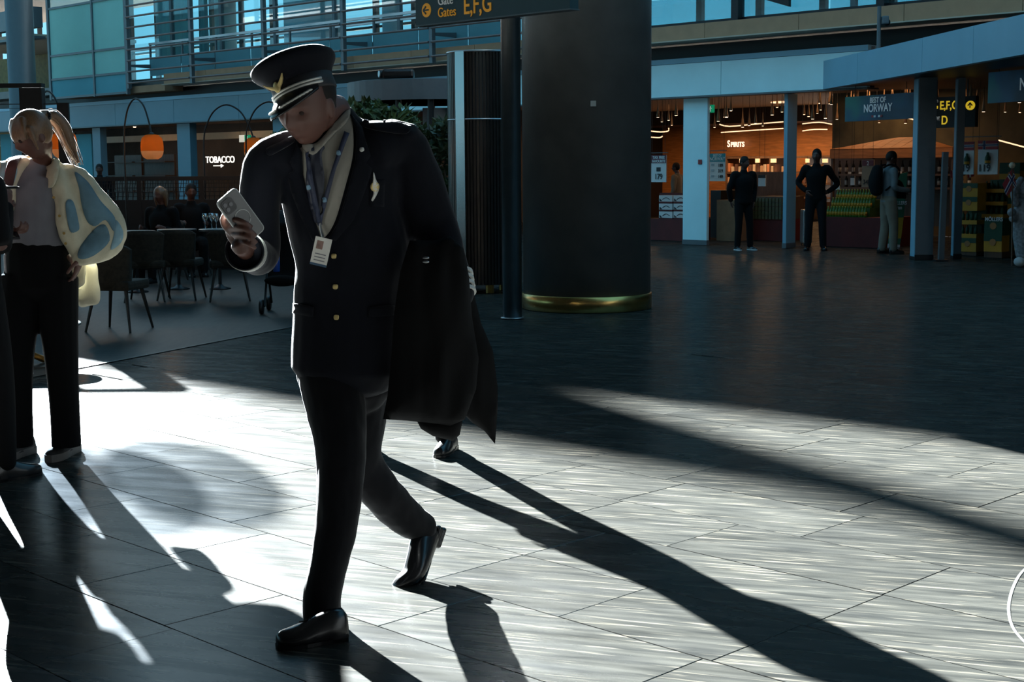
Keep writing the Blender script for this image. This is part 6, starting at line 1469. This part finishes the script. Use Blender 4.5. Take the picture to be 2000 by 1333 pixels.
# flag price posters
M_fr = mat('flag_red', (.30, .02, .03), .6); M_fb = mat('flag_blue', (.01, .02, .10), .6)
def flagposter(label, x0, x1, y0, y1, c, xc, txt, tx):
    yf = y0 + 17; bands = [(x0, x1, y0, yf, M_card, 'flag_white'), ]
    t = poster(label, x0, x1, y0, y1, c, M_card, [], [(txt, tx, y1 - 6, .16, M_ink, 'CENTER')])
    yc = (y0 + yf) / 2
    for a0, a1 in ((x0, xc - 3.2), (xc + 3.2, x1)):
        for b0, b1 in ((y0, yc - 2.6), (yc + 2.6, yf)):
            if a1 > a0: fb(a0, a1, b0, b1, c - .012, .010, M_fr, t, 'flag_field')
    fb(xc - 1.5, xc + 1.5, y0, yf, c - .014, .010, M_fb, t, 'flag_cross'); fb(x0, x1, yc - 1.2, yc + 1.2, c - .014, .010, M_fb, t, 'flag_cross')
    xm = (x0 + x1) / 2 - 1; q = W(xm, y0 + 45, c - .04); MB().lathe([(.045, 0), (.045, .10), (.02, .14), (.018, .18)], 10, q).build('printed_bottle', M_grn, t, smooth=True); MB().lathe([(.046, .01), (.046, .05)], 10, q).build('printed_label', M_yel, t)
flagposter('white price poster with flag heading and price ending in 19 behind the thin post', 1876, 1902, 277, 341, 30.8, 1871, '19', 1886)
flagposter('white price poster with flag heading and price 119', 1910, 1949, 275, 341, 30.8, 1922, '119', 1922)
tag(fb(1870, 1955, 266, 268, 30.85, .03, M_greysteel, None, 'poster_rail'), 'thin grey rail above the two flag posters', 'rail')
# cod liver oil displays
def display(label, x0, x1, y0, y1, c, depth, rows, txt=None):
    t = thing('carton_display', label, 'display', tuple(W((x0 + x1) / 2, y1, c))); s0_, s1_ = S(x0, (y0 + y1) / 2, c), S(x1, (y0 + y1) / 2, c); zz1 = Zc((x0 + x1) / 2, y0, c); zz0 = max(0.02, Zc((x0 + x1) / 2, y1, c))
    MB().fbox(s0_, s1_, zz0, zz1, c + depth * .6, c + depth).build('back', M_grn, t)
    n = len(rows)
    for i, kind in enumerate(rows):
        a, b = zz1 - (zz1 - zz0) * i / n, zz1 - (zz1 - zz0) * (i + 1) / n
        if kind == 'b':      # tray with bottles
            MB().fbox(s0_, s1_, b, b + (a - b) * .3, c, c + depth).build('tray', M_yel, t); m_ = max(2, int((s1_ - s0_) / .075))
            for q in range(m_): MB().lathe([(.028, 0), (.028, (a - b) * .4), (.012, (a - b) * .5), (.012, (a - b) * .62)], 8, F(s0_ + (s1_ - s0_) * (q + .5) / m_, c + .08, b + (a - b) * .3)).build('bottle', M_grn, t, smooth=True)
        elif kind == 'y': MB().fbox(s0_, s1_, b, a, c, c + depth).build('carton', M_yel, t); MB().fbox(s0_, s1_, a - (a - b) * .35, a, c - .01, c).build('green_band', M_grn, t)
        elif kind == 'g': MB().fbox(s0_, s1_, b, a, c, c + depth).build('carton', M_grn, t)
        if kind in 'yg':
            pcq = F((s0_ + s1_) / 2, c - .012, (a + b) / 2 + .02); rq = min(.09, (a - b) * .22); MB().prism([pcq + u_ * rq * math.cos(k_ * .5236) + ZU * rq * math.sin(k_ * .5236) for k_ in range(12)], V((.004, .004, 0))).build('round_emblem', mat('emblem', (.35, .16, .05), .6), t)
    if txt: text_obj(txt[0], 'lettering', M_lett, t, W(txt[1], txt[2], c - .02), u_, ZU, txt[3], 'CENTER', .002, .85, .002)
    MB().fbox(s0_, s1_, 0.0, zz0, c + .02, c + depth - .02).build('pallet', M_wood_d, t); return t
display('yellow and green carton tower behind the thin post', 1874, 1908, 358, 492, 31.0, .7, ['y', 'y', 'b', 'b', 'y'])
display('green and yellow carton display with round emblem and maker name', 1922, 1957, 428, 492, 30.6, .6, ['g', 'y'], ('MÖLLERS', 1941, 432, .085))
display('dark stepped display of small bottles under the flag poster', 1918, 1960, 352, 426, 31.4, .6, ['b', 'b', 'b'])
display('open green and yellow carton set behind the small hand flag', 1952, 1992, 318, 350, 32.5, .5, ['g', 'y'])
display('yellow carton pile behind the knitted troll figure', 1967, 2040, 352, 490, 31.6, .6, ['b', 'y', 'b', 'y'])
# slanted roll-up banner
ru = thing('rollup_banner', 'leaning green and yellow roll-up banner behind the young man with the backpack', 'banner', tuple(G(1748, 497)))
def rq(xa, ya, xb_, yb, xc_, yc, xd, yd, m_, nm): MB().prism([P(xa, ya, 25.0), P(xb_, yb, 25.0), P(xc_, yc, 25.0), P(xd, yd, 25.0)], V((0, .03, 0))).build(nm, m_, ru)
M_rg = mat('rollup_green', (.015, .13, .07), .6); M_ry = mat('rollup_yellow', (.42, .27, .02), .6)
rq(1757, 340, 1773, 336, 1765, 425, 1740, 425, M_rg, 'green_field'); rq(1740, 425.3, 1765, 425.3, 1760, 466, 1736, 466, M_ry, 'yellow_field'); rq(1736, 466.3, 1760, 466.3, 1758, 478, 1735, 476, M_rg, 'green_stripe'); rq(1735, 476.4, 1758, 478.4, 1756, 497, 1733, 494, M_card, 'white_foot')
for tx, x, y, sz, m_ in (('MÖLLERS', 1755, 400, .085, M_lett), ('Tran', 1754, 409, .09, M_lett), ('MÖLLERS', 1747, 490, .08, M_ink)): text_obj(tx, 'lettering', m_, ru, P(x, y, 24.98), V((1, 0, 0)), ZU, sz, 'CENTER', .002, .8, .002)
# slanted grey barrier post
sl = thing('barrier_post', 'grey post leaning slightly between the canopy pillars', 'post', tuple(G(1838, 510)))
gq = G(1839, 510); tq = P(1848, 297, gq.y - .1); MB().hexa([gq + V((-.04, 0, 0)), gq + V((.04, 0, 0)), gq + V((.04, .08, 0)), gq + V((-.04, .08, 0)), tq + V((-.04, 0, 0)), tq + V((.04, 0, 0)), tq + V((.04, .08, 0)), tq + V((-.04, .08, 0))]).build('shaft', M_greysteel, sl)
MB().box(gq + V((0, .04, .01)), (.2, .16, .02)).build('foot', M_dark, sl)
# suitcase beside the man with hands on hips
g = G(1577, 481); su = thing('suitcase', 'slim silver suitcase standing beside the man with hands on hips', 'suitcase', tuple(g))
MB().box(g + V((0, .14, .36)), (.17, .34, .62)).build('shell', M_steel, su, bevel=.03); MB().cyl(g + V((0, .05, .66)), g + V((0, .05, .98)), .010, n=8).build('handle_tube', M_dark, su); MB().cyl(g + V((0, .2, .66)), g + V((0, .2, .98)), .010, n=8).build('handle_tube', M_dark, su); MB().cyl(g + V((0, .04, .98)), g + V((0, .21, .98)), .014, n=8).build('grip', M_black, su)
for s in (-.06, .06):
    for d_ in (.03, .25): MB().ball(g + V((s, d_, .03)), (.012, .03, .03), 10, 8).build('wheel', M_black, su, smooth=True)
# knitted troll figure and flag at the right border
tr_ = thing('troll_figure', 'grey knitted troll figure with white feet and a small flag', 'figure', tuple(G(2003, 520)))
DT = G(2003, 520).y; M_knit = mat('grey_knit', (.20, .21, .22), .95, var=.4, vscale=25, bump=.4, bscale=120)
z_ = MB(); z_.limb([(P(2006, 500, DT), .16, .14), (P(2006, 440, DT), .22, .18), (P(2006, 395, DT), .17, .15)], hint=V((1, 0, 0))); z_.limb([(P(1994, 395, DT), .07), (P(1984, 420, DT - .05), .06), (P(1977, 428, DT - .12), .055)]); z_.solid('body', M_knit, tr_, .016, 3)
MB().ball(P(1976, 415, DT - .12), .062, 14, 10).build('hand', M_knit, tr_, smooth=True); MB().ball(P(2004, 370, DT), (.19, .16, .17), 16, 12).build('head', M_knit, tr_, smooth=True)
for x in (1990, 2020): q = G(x, 521); MB().ball(q + V((0, -.02, .07)), (.075, .12, .07), 14, 10).build('foot', mat('knit_white', (.42, .42, .42), .95, bump=.4), tr_, smooth=True)
MB().limb([(P(1995, 350, DT - .05), .05), (P(1982, 375, DT - .08), .06), (P(1985, 400, DT - .09), .045)]).build('beard', M_knit, tr_, smooth=True)
fg = thing('hand_flag', 'small red flag with blue and white cross on a stick held by the troll figure', 'flag', tuple(P(1978, 430, DT - .15)))
FD = DT - .2; MB().cyl(P(1976, 520, FD), P(1978, 318, FD), .010, n=8).build('stick', M_wood_d, fg); MB().ball(P(1977, 323, FD), .045, 12, 8).build('knob', mat('knob_pale', (.5, .42, .30), .6), fg, smooth=True)
def fq(pts, dep, m_, nm): MB().prism([P(x, y, FD - dep) for x, y in pts], V((0, .006, 0))).build(nm, m_, fg)
fq([(1979, 326), (1958, 360), (1967, 384), (1985, 362)], 0.0, M_fr, 'field'); fq([(1980, 338), (1983, 344), (1965, 381), (1962, 373)], .008, M_card, 'white_cross'); fq([(1968, 345), (1972, 339), (1985, 363), (1983, 367)], .008, M_card, 'white_cross'); fq([(1980.8, 340), (1982.2, 343), (1964.4, 379), (1963, 375)], .016, M_fb, 'blue_cross'); fq([(1969.5, 343), (1971, 341), (1984.6, 364), (1984, 366)], .016, M_fb, 'blue_cross')
for x, y, lb in ((1857, 348, 'left'), (1890, 348, 'right')):
    q = P(x, y, 24.6); t = thing('table_flag', 'small paper flag with cross standing %s' % ('behind the leaning grey post' if lb == 'left' else 'under the flag poster behind the thin post'), 'flag', tuple(q))
    MB().prism([q, q + V((.11, 0, .03)), q + V((.10, 0, .15)), q + V((-.01, 0, .12))], V((0, .004, 0))).build('field', M_fr, t); MB().prism([q + V((.03, -.006, .008)), q + V((.055, -.006, .015)), q + V((.045, -.006, .135)), q + V((.02, -.006, .128))], V((0, .004, 0))).build('cross', M_card, t); MB().cyl(V((q.x - .002, q.y + .01, 0)), q + V((-.01, .01, .15)), .004, n=5).build('stick', M_wood_d, t)
# pendant cones and light rails
M_cone = mat('cone_brass', (.35, .22, .13), .45, .3, var=.1); M_tip = mat('cone_tip', (1, .8, .6), .5, emit=5.0, ecol=(1, .68, .42))
def cone():
    t = thing('pendant_cone', 'slim drop shaped pendant lamp hanging in the cluster under the shop ceiling', 'lamp', (0, 0, 0), 'pendant cones in the shop')
    MB().lathe([(.004, .36), (.012, .2), (.030, .05), (.034, 0)], 10).build('cone', M_cone, t, smooth=True); MB().lathe([(.024, -.004), (.024, .002)], 8).build('light', M_tip, t); return t
cn0 = cone(); ok = False; rc2 = random.Random(31)
for i in range(84):
    x = rc2.uniform(1276, 1995); c_ = rc2.uniform(32.0, 38.0); zt2 = rc2.uniform(2.27, 2.75); q = W(x, 260, c_); q.z = zt2; sc = rc2.uniform(.75, 1.15)
    if 1640 < x < 1800 and c_ < 33: continue
    if not ok: cn0.matrix_basis = Matrix.Translation(q); ok = True; k = cn0; sc = 1
    else: k = copy_tree(cn0, q, 0, sc=sc)
    MB().cyl(q + V((0, 0, .355 * sc)), V((q.x, q.y, 2.795 if (q.y < 25.9 and q.x > 5.3) else 3.03)), .003, n=4).build('cord', M_dark, k)
def rail(label, pts, D_, r=.012):
    q = [P(x, y, D_) for x, y in pts]; t = thing('light_rail', label, 'light', tuple(q[0]))
    MB().tube(q, r, 6, sub=3).build('tube', M_strip, t, smooth=True)
    for p in (q[0], q[-1]): MB().cyl(p, (p.x, p.y, 3.03), .004, n=4).build('hanger', M_dark, t)
rail('curved glowing light rail behind the pendant cones', [(1405, 243), (1425, 247), (1470, 243), (1530, 238)], 33.0); rail('straight glowing light rail below the curved one', [(1408, 259), (1450, 256), (1530, 251)], 33.6)
rail('bent glowing light rail above the poster with wine red heading', [(1270, 256), (1290, 258), (1305, 256), (1306, 250)], 32.0); rail('short low light rail above the poster with wine red heading', [(1270, 268), (1288, 269), (1294, 266)], 32.6)
rail('glowing light rail above the man with hands on hips', [(1567, 242), (1600, 239), (1625, 243)], 33); rail('short low light rail above the man with hands on hips', [(1567, 256), (1590, 253), (1616, 253)], 34)
rail('white light rail sloping beside the 119 flag poster', [(1950, 274), (2010, 290)], 25, .012); rail('light rail behind the aurora banner', [(1764, 228), (1792, 236)], 28, .012)
def panel_light(label, x0, x1, y, c): q0, q1 = W(x0, y, c), W(x1, y, c); s0_, s1_ = S(x0, y, c), S(x1, y, c); tag(MB().fbox(s0_, s1_, 2.98, 3.015, c, c + .35).build('ceiling_light', M_strip, None), label, 'light')
panel_light('flat ceiling light panel beside the broad blue pillar', 1318, 1332, 215, 34); panel_light('flat ceiling light panel behind the aurora banner', 1630, 1660, 175, 32.5); panel_light('flat ceiling light panel deep in the shop', 1505, 1530, 240, 42)
panel_light('flat ceiling light panel over the gondola', 1750, 1790, 170, 32.8)
for x, c_, e_ in ((1300, 34.5, 5), (1300, 45, 40), (1440, 35, 5), (1440, 45, 60), (1510, 41, 14), (1520, 46, 60), (1590, 36, 5), (1610, 45, 50), (1690, 34.5, 9), (1720, 37.5, 18), (1850, 34, 12), (1960, 33.5, 12)):
    q = W(x, 240, c_); q.z = 2.6 if c_ >= 45 else 2.96; area(q, 1.6, .8, e_, WARM)
for x, c_ in ((260, 34), (300, 37.5), (430, 34), (480, 37.5)): q = W(x, 260, c_); q.z = 2.96; area(q, 2, 1, 10, (1, .62, .32))
